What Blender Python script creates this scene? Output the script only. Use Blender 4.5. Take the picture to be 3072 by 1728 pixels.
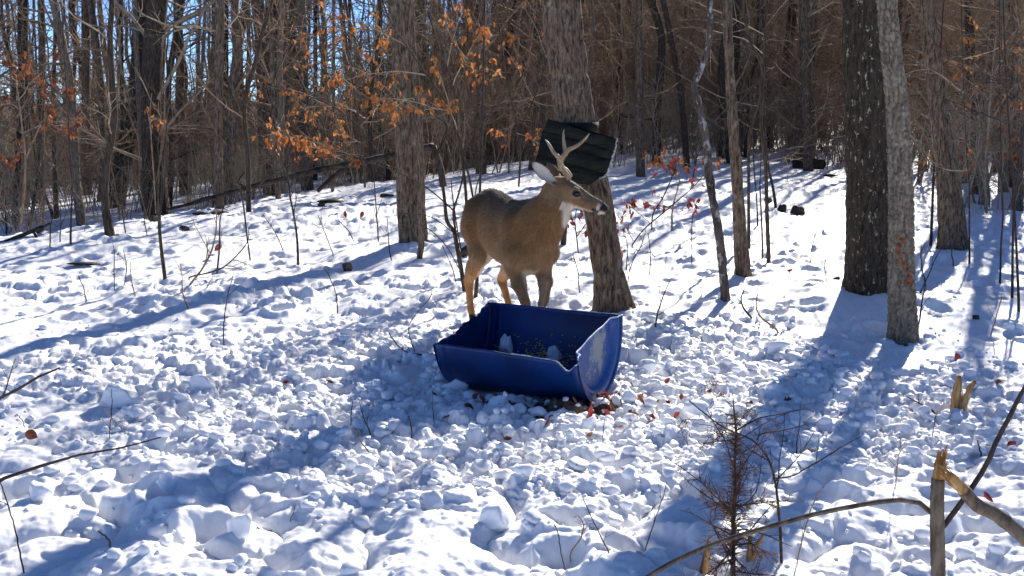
import bpy, math, random, time
import numpy as np
from mathutils import Vector, Matrix

T0 = time.time()
for o in list(bpy.data.objects):
    bpy.data.objects.remove(o)
SC = bpy.context.scene
COL = SC.collection
R = math.radians
RNG = np.random.default_rng(7)

# ------------------------------------------------------------------ camera
CAM_H = 1.55
FPX = 3294.0                       # focal length in pixels of the 3072 px wide photograph
PITCH = math.atan(614.0 / FPX)
cam_d = bpy.data.cameras.new('camera')
cam = bpy.data.objects.new('camera', cam_d)
COL.objects.link(cam)
cam.location = (0, 0, CAM_H)
cam.rotation_euler = (math.pi / 2 - PITCH, 0, 0)
cam_d.sensor_width = 36.0
cam_d.lens = 36.0 * FPX / 3072.0
cam_d.clip_start = 0.05
cam_d.clip_end = 2000
SC.camera = cam

# ------------------------------------------------------------------ sky, sun, exposure
SUN_EL = R(27.0)
SUN_H = np.array([0.40, 0.917])    # horizontal direction towards the sun
w = bpy.data.worlds.new('World')
SC.world = w
w.use_nodes = True
nt = w.node_tree
sky = nt.nodes.new('ShaderNodeTexSky')
sky.sky_type = 'NISHITA'
sky.sun_disc = False
sky.sun_elevation = SUN_EL
sky.sun_rotation = math.atan2(SUN_H[0], SUN_H[1])
sky.altitude = 1500
sky.air_density = 0.45
sky.dust_density = 0.0
sky.ozone_density = 6.0
bg = nt.nodes['Background']
bg.inputs['Strength'].default_value = 0.11
nt.links.new(sky.outputs[0], bg.inputs['Color'])
sun_d = bpy.data.lights.new('sun', 'SUN')
sun_d.energy = 5.0
sun_d.angle = R(0.55)
sun_d.color = (1.0, 0.945, 0.86)
sun = bpy.data.objects.new('sun', sun_d)
COL.objects.link(sun)
sdir = Vector((SUN_H[0] * math.cos(SUN_EL), SUN_H[1] * math.cos(SUN_EL), math.sin(SUN_EL)))
sun.rotation_euler = sdir.to_track_quat('Z', 'Y').to_euler()
sun.location = (12, 28, 15)
SC.view_settings.view_transform = 'Standard'
SC.view_settings.look = 'None'
SC.view_settings.gamma = 1.0
SC.view_settings.exposure = 0.98
SC.view_settings.use_curve_mapping = False
SC.render.engine = 'CYCLES'
SC.cycles.use_denoising = True
SC.cycles.max_bounces = 6
SC.cycles.diffuse_bounces = 3
SC.cycles.use_adaptive_sampling = True
SC.cycles.adaptive_threshold = 0.02
SC.cycles.transparent_max_bounces = 4

# ------------------------------------------------------------------ noise
def _h(ix, iy, iz=0, seed=0):
    with np.errstate(over='ignore'):
        h = (ix.astype(np.uint32) * np.uint32(374761393) + iy.astype(np.uint32) * np.uint32(668265263)
             + np.asarray(iz).astype(np.uint32) * np.uint32(2246822519) + np.uint32((seed * 3266489917) & 0xffffffff))
        h = (h ^ (h >> np.uint32(13))) * np.uint32(1274126177)
        h = (h ^ (h >> np.uint32(16))) * np.uint32(2654435761)
        h = h ^ (h >> np.uint32(15))
    return h.astype(np.float64) / 4294967296.0

def gn2(x, y, seed=0):
    ix = np.floor(x); iy = np.floor(y); fx = x - ix; fy = y - iy
    ix = ix.astype(np.int64); iy = iy.astype(np.int64)
    u = fx * fx * fx * (fx * (fx * 6 - 15) + 10); v = fy * fy * fy * (fy * (fy * 6 - 15) + 10)
    def g(dx, dy):
        a = _h(ix + dx, iy + dy, 0, seed) * 2 * math.pi
        return np.cos(a) * (fx - dx) + np.sin(a) * (fy - dy)
    a = g(0, 0); b = g(1, 0); c = g(0, 1); d = g(1, 1)
    return ((a + (b - a) * u) * (1 - v) + (c + (d - c) * u) * v) * 1.4

def fbm2(x, y, oct=4, seed=0, gain=.5):
    s = 0; a = 1.0
    for i in range(oct):
        s = s + a * gn2(x, y, seed + i); x = x * 2.03 + 11.3; y = y * 2.03 + 5.7; a *= gain
    return s

def vn3(x, y, z, seed=0):
    ix = np.floor(x); iy = np.floor(y); iz = np.floor(z)
    fx = x - ix; fy = y - iy; fz = z - iz
    ix = ix.astype(np.int64); iy = iy.astype(np.int64); iz = iz.astype(np.int64)
    fx = fx * fx * (3 - 2 * fx); fy = fy * fy * (3 - 2 * fy); fz = fz * fz * (3 - 2 * fz)
    r = 0
    for dx in (0, 1):
        for dy in (0, 1):
            for dz in (0, 1):
                r = r + _h(ix + dx, iy + dy, iz + dz, seed) * (fx if dx else 1 - fx) * (fy if dy else 1 - fy) * (fz if dz else 1 - fz)
    return r * 2 - 1

def wor2(x, y, seed=0, wrapx=None):
    """F1, F2 and a random number of the nearest cell."""
    ix = np.floor(x).astype(np.int64); iy = np.floor(y).astype(np.int64)
    f1 = np.full(x.shape, 9.0); f2 = np.full(x.shape, 9.0); cid = np.zeros(x.shape)
    for dx in (-1, 0, 1):
        for dy in (-1, 0, 1):
            cx = ix + dx; cy = iy + dy
            kx = cx if wrapx is None else np.mod(cx, wrapx)
            px = cx + .1 + .8 * _h(kx, cy, 1, seed); py = cy + .1 + .8 * _h(kx, cy, 2, seed)
            d = np.hypot(px - x, py - y)
            c = _h(kx, cy, 3, seed)
            m = d < f1
            f2 = np.where(m, f1, np.minimum(f2, d))
            cid = np.where(m, c, cid)
            f1 = np.where(m, d, f1)
    return f1, f2, cid

def plates(x, y, seed):
    """broken slabs: every cell has its own height and tilt, with sharp sunk joints"""
    ix = np.floor(x).astype(np.int64); iy = np.floor(y).astype(np.int64)
    f1 = np.full(x.shape, 9.0); f2 = np.full(x.shape, 9.0); hgt = np.zeros(x.shape)
    for dx in (-1, 0, 1):
        for dy in (-1, 0, 1):
            cx = ix + dx; cy = iy + dy
            ox = x - (cx + .05 + .9 * _h(cx, cy, 1, seed)); oy = y - (cy + .05 + .9 * _h(cx, cy, 2, seed))
            d = np.hypot(ox, oy)
            hh = _h(cx, cy, 3, seed) + 1.1 * (_h(cx, cy, 4, seed) - .5) * ox + 1.1 * (_h(cx, cy, 5, seed) - .5) * oy - .55 * d * d
            m = d < f1
            f2 = np.where(m, f1, np.minimum(f2, d)); hgt = np.where(m, hh, hgt); f1 = np.where(m, d, f1)
    e = np.clip((f2 - f1) / .22, 0, 1)
    return hgt * (1 - (1 - e) ** 3)

def sstep(a, b, x):
    t = np.clip((x - a) / (b - a), 0, 1)
    return t * t * (3 - 2 * t)

# ------------------------------------------------------------------ terrain
TR_C = np.array([0.09, 5.58]); TR_A = R(-26)      # trough centre and axis angle
TRA = np.array([math.cos(TR_A), math.sin(TR_A)]); TRB = np.array([-TRA[1], TRA[0]])

def H(x, y):
    """Land form without the snow's relief."""
    x = np.asarray(x, float); y = np.asarray(y, float)
    d = (x + 5.2) * -.91 + (y - 10) * .42
    z = -.42 * sstep(0, 2.6, d) - np.minimum(.055 * np.maximum(d - 1.5, 0), 5.0)
    hill = .13 * np.maximum(y - 27, 0) * sstep(-9, 6, x - .02 * y)
    z = z + np.minimum(hill, 9.0)
    z = z + .10 * gn2(x * .22 + 3, y * .22, 5) * sstep(6, 12, y) + .035 * gn2(x * .6, y * .6 + 9, 6)
    return z

MOUNDS = []                                          # (x, y, radius, height) snow banked round trunks
def HS(x, y):
    """Snow surface."""
    x = np.asarray(x, float); y = np.asarray(y, float)
    z = H(x, y)
    r = np.hypot(x, y)
    near = 1 - sstep(13, 24, r)
    wx = x + .05 * gn2(x * 3, y * 3, 21) + .015 * gn2(x * 11, y * 11, 22)
    wy = y + .05 * gn2(x * 3 + 40, y * 3, 23) + .015 * gn2(x * 11 + 40, y * 11, 24)
    # trampled patch round the trough
    q = np.hypot((x - .35) / 2.5, (y - 5.6) / 1.75) + .28 * gn2(x * .9, y * .9, 31)
    tr = 1 - sstep(.55, 1.15, q)
    q2 = np.hypot((x + 1.5) / 1.6, (y - 5.9) / 1.2) + .3 * gn2(x * .9 + 7, y * .9, 32)
    tr = np.maximum(tr, .75 * (1 - sstep(.5, 1.1, q2)))
    l1 = plates(wx / .17, wy / .14, 41); l2 = plates(wx / .085 + .3 * l1, wy / .07, 42); l3 = plates(wx / .045, wy / .038, 43)
    z = z + tr * near * (.058 * l1 + .034 * l2 + .013 * l3 - .055)
    # pillows and broken crust outside the patch
    fore = 1 - sstep(3.9, 5.2, y + .25 * x)
    b1 = np.abs(gn2(wx * 2.0, wy * 2.6, 51)); b2 = np.abs(gn2(wx * 4.6, wy * 5.5, 52))
    pil = .095 * np.sqrt(b1) + .035 * b2 - .06 + .045 * plates(wx / .30, wy / .24, 44) * sstep(-.1, .35, gn2(x * 1.3, y * 1.3, 45)) + .012 * plates(wx / .09, wy / .08, 46) * sstep(0, .4, gn2(x * 2.1, y * 2.1, 47))
    z = z + fore * (1 - .6 * tr) * pil
    mid = (1 - fore) * (1 - tr) * near
    patch = sstep(-.05, .35, gn2(x * .55 + 3, y * .55, 55))
    z = z + mid * (.05 * np.abs(gn2(wx * 1.6, wy * 1.6, 53)) + (.006 + .022 * patch) * gn2(wx * 6, wy * 6, 54) + .03 * patch * plates(wx / .14, wy / .12, 56) - .03)
    # hoof prints
    for cell, sd, dep, pr in ((.42, 61, .07, .42), (.27, 62, .05, .28)):
        f1, f2, c = wor2((x * 1.0 + .08 * y) / cell, y / cell * 1.0, sd)
        hole = np.exp(-(f1 * cell / .062) ** 2) - .35 * np.exp(-((f1 * cell - .11) / .035) ** 2)
        z = z - np.where(c < pr, 1, 0) * dep * hole * (1 - .7 * tr) * near
    z = z + near * .006 * fbm2(x * 22, y * 22, 2, 71)
    for mx, my, mr, mh in MOUNDS:
        dd = np.hypot(x - mx, y - my)
        z = z + mh * np.exp(-(dd / mr) ** 2)
    # bed of the trough
    u = (x - TR_C[0]) * TRA[0] + (y - TR_C[1]) * TRA[1]; v = (x - TR_C[0]) * TRB[0] + (y - TR_C[1]) * TRB[1]
    bed = (1 - sstep(.36, .48, np.abs(u))) * (1 - sstep(.12, .26, np.abs(v)))
    z = z * (1 - bed) + bed * (-.055)
    return z

CT, ST = math.cos(PITCH), math.sin(PITCH)
def ray(u, v):
    a = (u - 1536) / FPX; b = -(v - 864) / FPX
    return np.array([a, CT + b * ST, -ST + b * CT])
def atY(u, v, Y):
    d = ray(u, v); t = Y / d[1]
    return np.array([d[0] * t, Y, CAM_H + d[2] * t])
def gp(u, v):
    """Where the photograph's pixel meets the land."""
    d = ray(u, v)
    ts = np.geomspace(1.2, 160, 1500)
    zz = CAM_H + d[2] * ts - H(d[0] * ts, d[1] * ts)
    k = np.argmax(zz < 0) if (zz < 0).any() else len(ts) - 1
    t = ts[k]
    if k > 0 and zz[k] < 0:
        t = ts[k - 1] + (ts[k] - ts[k - 1]) * zz[k - 1] / (zz[k - 1] - zz[k])
    return np.array([d[0] * t, d[1] * t, CAM_H + d[2] * t])
def mpp(Y):
    return Y / FPX                                   # metres per photograph pixel at that distance

# ------------------------------------------------------------------ mesh helpers
def mesh_np(name, V, Fs, mats=(), smooth=True, midx=None):
    """V (n,3); Fs list of int arrays (m,3) or (m,4)."""
    me = bpy.data.meshes.new(name)
    V = np.ascontiguousarray(V, dtype=np.float32)
    me.vertices.add(len(V)); me.vertices.foreach_set('co', V.ravel())
    Fs = [np.asarray(f, dtype=np.int32) for f in Fs if len(f)]
    nl = sum(f.size for f in Fs); npol = sum(len(f) for f in Fs)
    me.loops.add(nl); me.polygons.add(npol)
    me.loops.foreach_set('vertex_index', np.concatenate([f.ravel() for f in Fs]))
    tot = np.concatenate([np.full(len(f), f.shape[1], np.int32) for f in Fs])
    st = np.concatenate([[0], np.cumsum(tot)[:-1]]).astype(np.int32)
    me.polygons.foreach_set('loop_start', st)
    if smooth:
        me.polygons.foreach_set('use_smooth', np.ones(npol, bool))
    for m in mats:
        me.materials.append(m)
    if midx is not None:
        me.polygons.foreach_set('material_index', np.asarray(midx, np.int32))
    me.update(calc_edges=True)
    me.validate()
    return me
def link(name, me, parent=None, loc=None):
    o = bpy.data.objects.new(name, me)
    COL.objects.link(o)
    if parent is not None:
        o.parent = parent
    if loc is not None:
        o.location = loc
    return o
def empty(name, loc):
    o = bpy.data.objects.new(name, None)
    o.empty_display_size = .1
    COL.objects.link(o)
    o.location = [float(c) for c in loc]
    return o
def tag(o, label=None, cat=None, group=None, kind=None):
    if label: o['label'] = label
    if cat: o['category'] = cat
    if group: o['group'] = group
    if kind: o['kind'] = kind
    return o

class MB:
    """collects shapes into one mesh"""
    def __init__(s):
        s.V = []; s.Q = []; s.T = []; s.n = 0
    def add(s, V, F):
        V = np.asarray(V, float).reshape(-1, 3)
        F = np.asarray(F, int)
        (s.Q if F.shape[1] == 4 else s.T).append(F + s.n)
        s.V.append(V); s.n += len(V)
    def tubes(s, P, rad, k=4, caps=True):
        """P (B,n,3), rad (B,n)"""
        P = np.asarray(P, float); rad = np.asarray(rad, float)
        if P.ndim == 2: P = P[None]; rad = rad[None]
        B, n, _ = P.shape
        t = np.gradient(P, axis=1)
        t /= np.linalg.norm(t, axis=2, keepdims=True) + 1e-9
        main = P[:, -1] - P[:, 0]
        ax = np.argmin(np.abs(main), axis=1)
        ref = np.eye(3)[ax][:, None, :] * np.ones((1, n, 1))
        n1 = np.cross(t, ref); n1 /= np.linalg.norm(n1, axis=2, keepdims=True) + 1e-9
        n2 = np.cross(t, n1)
        a = np.arange(k) / k * 2 * math.pi
        ring = (np.cos(a)[None, None, :, None] * n1[:, :, None, :] + np.sin(a)[None, None, :, None] * n2[:, :, None, :])
        V = P[:, :, None, :] + ring * rad[:, :, None, None]
        idx = np.arange(B * n * k).reshape(B, n, k)
        a0 = idx[:, :-1, :]; a1 = np.roll(a0, -1, 2); b0 = idx[:, 1:, :]; b1 = np.roll(b0, -1, 2)
        s.add(V.reshape(-1, 3), np.stack([a0, b0, b1, a1], -1).reshape(-1, 4))
        if caps:
            base = s.n - B * n * k
            c = np.concatenate([idx[:, 0, :], idx[:, -1, ::-1]], 0) + base
            if k == 4: s.Q.append(c)
            else:
                for j in range(1, k - 1): s.T.append(c[:, [0, j, j + 1]])
    def box(s, lo, hi, M=None):
        lo = np.asarray(lo, float); hi = np.asarray(hi, float)
        V = np.array([[x, y, z] for x in (lo[0], hi[0]) for y in (lo[1], hi[1]) for z in (lo[2], hi[2])])
        if M is not None: V = V @ M[:3, :3].T + M[:3, 3]
        s.add(V, [[0, 1, 3, 2], [4, 6, 7, 5], [0, 4, 5, 1], [2, 3, 7, 6], [0, 2, 6, 4], [1, 5, 7, 3]])
    def mesh(s, name, mats=(), smooth=True):
        return mesh_np(name, np.concatenate(s.V), [np.concatenate(x) for x in (s.Q, s.T) if x], mats, smooth)
    def obj(s, name, mat, parent=None, smooth=True):
        return link(name, s.mesh(name, [mat], smooth), parent)

def spline(pts, n):
    """Catmull-Rom through the points, n samples even in arc length; extra columns are carried along."""
    P = np.asarray(pts, float)
    P = np.vstack([2 * P[0] - P[1], P, 2 * P[-1] - P[-2]])
    out = []
    for i in range(1, len(P) - 2):
        t = np.linspace(0, 1, 14, endpoint=False)[:, None]
        a, b, c, d = P[i - 1], P[i], P[i + 1], P[i + 2]
        out.append(.5 * (2 * b + (c - a) * t + (2 * a - 5 * b + 4 * c - d) * t ** 2 + (3 * b - a - 3 * c + d) * t ** 3))
    out.append(P[-2][None])
    Q = np.vstack(out)
    L = np.concatenate([[0], np.cumsum(np.linalg.norm(np.diff(Q[:, :3], axis=0), axis=1))])
    s = np.linspace(0, L[-1], n)
    return np.stack([np.interp(s, L, Q[:, j]) for j in range(Q.shape[1])], 1)

def branches(rng, P, rad, count, n, t0, t1, length, ang, rfac=.6, rmin=.002, jit=.18, up=.05, tip=.35, tpow=1.0):
    """children of the paths P (B,m,3): returns paths (count,n,3) and radii"""
    B, m, _ = P.shape
    b = rng.integers(0, B, count)
    t = t0 + (t1 - t0) * rng.random(count) ** tpow
    f = t * (m - 1); i = np.minimum(f.astype(int), m - 2); fr = (f - i)[:, None]
    p0 = P[b, i] * (1 - fr) + P[b, i + 1] * fr
    tan = P[b, i + 1] - P[b, i]; tan /= np.linalg.norm(tan, axis=1, keepdims=True) + 1e-9
    r0 = rad[b, i] * (1 - fr[:, 0]) + rad[b, i + 1] * fr[:, 0]
    v = rng.normal(size=(count, 3)); v -= (v * tan).sum(1, keepdims=True) * tan
    v /= np.linalg.norm(v, axis=1, keepdims=True) + 1e-9
    an = R(ang) * (.6 + .8 * rng.random(count))[:, None]
    d = tan * np.cos(an) + v * np.sin(an)
    L = np.asarray(length) * (.45 + .9 * rng.random(count)) * (1 - .45 * t)
    st = (L / (n - 1))[:, None]
    out = np.zeros((count, n, 3)); out[:, 0] = p0
    for k in range(1, n):
        out[:, k] = out[:, k - 1] + d * st
        d = d + rng.normal(size=(count, 3)) * jit + np.array([0, 0, up])
        d /= np.linalg.norm(d, axis=1, keepdims=True) + 1e-9
    rr = np.maximum(np.minimum(r0 * rfac, L * .017 + .0015), rmin)[:, None] * np.linspace(1, tip, n)[None]
    return out, rr

# ------------------------------------------------------------------ materials
def new_mat(name):
    m = bpy.data.materials.new(name); m.use_nodes = True
    n = m.node_tree.nodes; b = n['Principled BSDF']
    return m, n, m.node_tree.links, b
def mix_node(n, l, fac, c1, c2):
    x = n.new('ShaderNodeMix'); x.data_type = 'RGBA'
    for sock, val in ((x.inputs[0], fac), (x.inputs[6], c1), (x.inputs[7], c2)):
        if hasattr(val, 'node'): l.new(val, sock)
        elif isinstance(val, (int, float)): sock.default_value = val
        else: sock.default_value = (*val, 1)
    return x.outputs[2]
def noise_node(n, l, scale, detail=4, rough=.6, stretch=None, coord='Object'):
    tc = n.new('ShaderNodeTexCoord'); mp = n.new('ShaderNodeMapping')
    l.new(tc.outputs[coord], mp.inputs[0])
    if stretch: mp.inputs['Scale'].default_value = stretch
    t = n.new('ShaderNodeTexNoise'); t.inputs['Scale'].default_value = scale
    t.inputs['Detail'].default_value = detail; t.inputs['Roughness'].default_value = rough
    l.new(mp.outputs[0], t.inputs['Vector'])
    return t.outputs['Fac']
def ramp(n, l, src, a, b):
    r = n.new('ShaderNodeMapRange'); r.interpolation_type = 'SMOOTHSTEP'
    r.inputs['From Min'].default_value = a; r.inputs['From Max'].default_value = b
    l.new(src, r.inputs['Value'])
    return r.outputs[0]
def bumped(n, l, b, src, strength, dist):
    k = n.new('ShaderNodeBump'); k.inputs['Strength'].default_value = strength; k.inputs['Distance'].default_value = dist
    l.new(src, k.inputs['Height']); l.new(k.outputs[0], b.inputs['Normal'])
def simple(name, c1, c2, scale=20, rough=.85, bump=.4, bdist=.004, stretch=None, lo=.35, hi=.65, spec=.25):
    m, n, l, b = new_mat(name)
    f = noise_node(n, l, scale, 5, .65, stretch)
    l.new(mix_node(n, l, ramp(n, l, f, lo, hi), c1, c2), b.inputs['Base Color'])
    b.inputs['Roughness'].default_value = rough
    b.inputs['Specular IOR Level'].default_value = spec
    if bump: bumped(n, l, b, f, bump, bdist)
    return m
def bark(name, c1, c2, c3, patch=(.55, .7), moss=None, scale=55):
    """bark with vertical streaks, lichen patches of colour c3"""
    m, n, l, b = new_mat(name)
    f = noise_node(n, l, scale, 6, .7, (1, 1, .22))
    g = noise_node(n, l, 16, 5, .7, (1, 1, .6))
    c = mix_node(n, l, ramp(n, l, f, .36, .62), c1, c2)
    c = mix_node(n, l, ramp(n, l, g, *patch), c, c3)
    if moss:
        q = noise_node(n, l, 38, 4, .7, (1, 1, .5))
        c = mix_node(n, l, ramp(n, l, q, .60, .66), c, moss)
    l.new(c, b.inputs['Base Color'])
    b.inputs['Roughness'].default_value = .9; b.inputs['Specular IOR Level'].default_value = .2
    bumped(n, l, b, f, .6, .006)
    return m

M = {}
M['bark_mid'] = bark('bark_brown_grey', (.040, .027, .018), (.20, .142, .096), (.27, .22, .165))
M['bark_dark'] = bark('bark_dark', (.028, .020, .014), (.095, .070, .050), (.14, .11, .085), (.62, .75))
M['bark_moss'] = bark('bark_mossy', (.018, .014, .010), (.065, .048, .034), (.10, .085, .055), (.60, .72), (.34, .33, .22))
M['bark_pale'] = bark('bark_pale_grey', (.10, .078, .055), (.27, .215, .158), (.34, .29, .22))
M['bark_lichen'] = bark('bark_lichen', (.045, .035, .028), (.12, .09, .075), (.33, .33, .31), (.56, .62), None, 30)
M['twig'] = simple('twig_brown', (.17, .108, .060), (.37, .25, .150), 14)
M['twig_pale'] = simple('twig_pale', (.24, .18, .115), (.46, .36, .245), 14)
M['twig_dark'] = simple('twig_dark', (.03, .02, .018), (.085, .058, .048), 14)
M['wood_raw'] = simple('wood_raw', (.26, .12, .035), (.58, .36, .15), 60, .8, .6, .004, (1, 1, .12))
M['stub_bark'] = simple('stub_bark', (.07, .05, .035), (.20, .15, .105), 40, .8, .5, .003, (1, 1, .3))
M['log'] = simple('log_wet', (.018, .013, .010), (.085, .06, .043), 12, .75, .6, .01)

def leaf_mat(name, c1, c2, trans):
    m, n, l, b = new_mat(name)
    oi = n.new('ShaderNodeObjectInfo')
    f = noise_node(n, l, 9, 3)
    x = mix_node(n, l, oi.outputs['Random'], c1, c2)
    x = mix_node(n, l, ramp(n, l, f, .3, .8), x, c2)
    l.new(x, b.inputs['Base Color']); b.inputs['Roughness'].default_value = .7
    tr = n.new('ShaderNodeBsdfTranslucent'); l.new(x, tr.inputs['Color'])
    mx = n.new('ShaderNodeMixShader'); mx.inputs[0].default_value = trans
    l.new(b.outputs[0], mx.inputs[1]); l.new(tr.outputs[0], mx.inputs[2])
    l.new(mx.outputs[0], n['Material Output'].inputs[0])
    return m
M['leaf_orange'] = leaf_mat('leaf_orange', (.33, .10, .025), (.50, .20, .055), .4)
M['leaf_rust'] = leaf_mat('leaf_rust', (.15, .042, .018), (.25, .085, .035), .35)
M['leaf_wine'] = leaf_mat('leaf_wine', (.16, .02, .03), (.26, .05, .04), .4)
M['leaf_brown'] = leaf_mat('leaf_brown', (.11, .055, .025), (.20, .105, .05), .35)
M['leaf_fallen'] = leaf_mat('leaf_fallen', (.09, .03, .022), (.20, .09, .045), .15)

def snow_mat(litter_on=True):
    m, n, l, b = new_mat('snow' if litter_on else 'snow_clod')
    f = noise_node(n, l, 60, 5, .7)
    tc = n.new('ShaderNodeTexCoord')
    # leaf litter shows through on the wooded slope far behind
    sep = n.new('ShaderNodeSeparateXYZ'); l.new(tc.outputs['Object'], sep.inputs[0])
    far = ramp(n, l, sep.outputs['Y'], 24, 31)
    g = noise_node(n, l, 1.3, 6, .7)
    gm = ramp(n, l, g, .30, .48)
    mul = n.new('ShaderNodeMath'); mul.operation = 'MULTIPLY'; l.new(far, mul.inputs[0]); l.new(gm, mul.inputs[1])
    h = noise_node(n, l, 7, 5, .7)
    litter = mix_node(n, l, ramp(n, l, h, .35, .65), (.07, .045, .028), (.19, .125, .075))
    # bare leaf litter under and beside the trough
    geo = n.new('ShaderNodeVectorMath'); geo.operation = 'DISTANCE'
    l.new(tc.outputs['Object'], geo.inputs[0]); geo.inputs[1].default_value = (.30, 5.24, -.02)
    g2 = noise_node(n, l, 9, 5, .7)
    add = n.new('ShaderNodeMath'); add.operation = 'MULTIPLY_ADD'
    l.new(g2, add.inputs[0]); add.inputs[1].default_value = .55; l.new(geo.outputs['Value'], add.inputs[2])
    near = ramp(n, l, add.outputs[0], .58, .50)
    snow = mix_node(n, l, ramp(n, l, f, .3, .7), (.88, .885, .90), (.945, .945, .945))
    c = snow
    if litter_on:
        c = mix_node(n, l, mul.outputs[0], snow, litter)
        c = mix_node(n, l, near, c, litter)
    l.new(c, b.inputs['Base Color'])
    b.inputs['Roughness'].default_value = .55
    b.inputs['Specular IOR Level'].default_value = .3
    b.inputs['Subsurface Weight'].default_value = .35
    b.inputs['Subsurface Radius'].default_value = (1.0, .95, .9)
    b.inputs['Subsurface Scale'].default_value = .022
    f2 = noise_node(n, l, 160, 3, .6)
    bumped(n, l, b, f2, .25, .004)
    return m
M['snow'] = snow_mat()
M['snow_clod'] = snow_mat(False)
print('setup', time.time() - T0)

# ================================================================== big trunks near the trough
BIG = dict(
    leaning=dict(px=[(1842, 935, 118), (1822, 800, 96), (1800, 640, 94), (1765, 500, 100), (1728, 370, 118), (1703, 180, 118), (1682, 0, 116)], style='ridge', mat='bark_mid',
                 label='grey-barked tree leaning away behind the blue trough, with the black board on it', mound=(.5, .03)),
    twin=dict(px=[(1243, 742, 92), (1232, 600, 86), (1224, 360, 78), (1213, 180, 74), (1206, 0, 70)], style='ridge', mat='bark_mid',
              label='tall furrowed tree behind the beech sapling, with a thin crooked stem at its foot', mound=(.6, .06)),
    mossy=dict(px=[(2604, 905, 158), (2606, 760, 136), (2604, 500, 126), (2598, 250, 122), (2590, 0, 120)], style='rough', mat='bark_moss',
               label='thick dark mossy trunk standing close behind the pale blocky-barked tree', mound=(.55, .12)),
    blocky=dict(px=[(2708, 1022, 94), (2705, 850, 82), (2702, 560, 74), (2690, 300, 66), (2660, 0, 58)], style='block', mat='bark_pale',
                label='slender pale tree with cracked blocky bark in front of the dark mossy trunk', mound=(.45, .03)),
    flared=dict(px=[(2858, 752, 92), (2844, 534, 68), (2819, 356, 57), (2798, 178, 50), (2780, 0, 46)], style='ridge', mat='bark_mid',
                label='leaning brown tree with a flared base and a shadow running from its foot', mound=(.5, .05)),
    straight=dict(px=[(2229, 830, 47), (2220, 680, 38), (2211, 534, 34), (2196, 297, 31), (2181, 0, 27)], style='ridge', mat='bark_mid',
                  label='straight slim brown tree beside the crooked lichen-spotted sapling', mound=(.3, .03)),
    crooked=dict(px=[(2178, 914, 27), (2158, 712, 25), (2131, 546, 24), (2116, 415, 22), (2095, 309, 20), (2081, 262, 20), (2107, 196, 18), (2128, 119, 17), (2130, 0, 16)], style='rough', mat='bark_lichen',
                 label='crooked lichen-spotted sapling that kinks sharply above head height', mound=(.2, .02)),
)
for k, t in BIG.items():
    b = gp(t['px'][0][0], t['px'][0][1]); t['base'] = b
    MOUNDS.append((b[0], b[1] - .05, t['mound'][0], t['mound'][1]))

# ------------------------------------------------------------------ the snow ground, one sheet to the horizon
def build_snow():
    r1 = 1 / np.linspace(1 / 3.2, 1 / 26.0, 560)
    r = np.concatenate([[.05, .5, 1.0, 1.5, 1.9, 2.2, 2.45, 2.65, 2.8, 2.95, 3.08], r1, np.geomspace(27, 420, 50)])
    fine = np.linspace(-31, 31, 860)
    rest = np.concatenate([np.linspace(31.5, 60, 40), np.linspace(62, 298, 80), np.linspace(300, 328.5, 40)])
    th = np.radians(np.concatenate([fine, rest]))
    x = r[:, None] * np.sin(th)[None]; y = r[:, None] * np.cos(th)[None]
    z = HS(x.ravel(), y.ravel())
    n, k = x.shape
    idx = np.arange(n * k).reshape(n, k)
    a0 = idx[:-1]; a1 = np.roll(a0, -1, 1); b0 = idx[1:]; b1 = np.roll(b0, -1, 1)
    F = np.stack([a0, a1, b1, b0], -1).reshape(-1, 4)
    V = np.stack([x.ravel(), y.ravel(), z], 1)
    V = np.vstack([V, [[0, 0, float(HS(0., 0.))]]])
    c = len(V) - 1
    T = np.stack([np.full(k, c), np.roll(idx[0], -1), idx[0]], 1)
    me = mesh_np('ground', V, [F, T], [M['snow']])
    o = link('ground', me)
    return tag(o, 'trampled white snow covering the forest floor', None, None, 'structure')
build_snow()
print('snow', time.time() - T0)

# ------------------------------------------------------------------ clods of snow
def ico(sub):
    import bmesh
    bm = bmesh.new(); bmesh.ops.create_icosphere(bm, subdivisions=sub, radius=1)
    V = np.array([v.co[:] for v in bm.verts]); F = np.array([[v.index for v in f.verts] for f in bm.faces]); bm.free()
    return V, F
ICO1, ICO2, ICO3 = ico(1), ico(2), ico(3)
def clod_shape(base, rng, flat=.7, rough=.28):
    V, F = base
    o = rng.random(3) * 90
    n = vn3(V[:, 0] * 1.1 + o[0], V[:, 1] * 1.1 + o[1], V[:, 2] * 1.1 + o[2], 3) + .5 * vn3(V[:, 0] * 2.6 + o[1], V[:, 1] * 2.6, V[:, 2] * 2.6 + o[2], 4)
    W = V * (1 + rough * n)[:, None]
    # a broken face or two
    for _ in range(5):
        d = rng.normal(size=3); d /= np.linalg.norm(d)
        h = W @ d; lim = .45 + .35 * rng.random()
        W = W - np.maximum(h - lim, 0)[:, None] * d * .9
    return W * np.array([1, .75 + .4 * rng.random(), flat]), F
def chunk_shape(rng, a1=.16, a2=.07):
    V, F = ICO3
    W = V.copy()
    for _ in range(7):
        d = rng.normal(size=3); d /= np.linalg.norm(d)
        h = W @ d; W = W - np.maximum(h - (.38 + .4 * rng.random()), 0)[:, None] * d
    o = rng.random(3) * 60
    n = 1 - 2 * np.abs(vn3(V[:, 0] * 2.2 + o[0], V[:, 1] * 2.2 + o[1], V[:, 2] * 2.2 + o[2], 8))
    n2 = 1 - 2 * np.abs(vn3(V[:, 0] * 5.5 + o[1], V[:, 1] * 5.5 + o[2], V[:, 2] * 5.5 + o[0], 9))
    W = W * (1 + a1 * n + a2 * n2)[:, None]
    return W / np.abs(W).max(0), F
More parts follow.
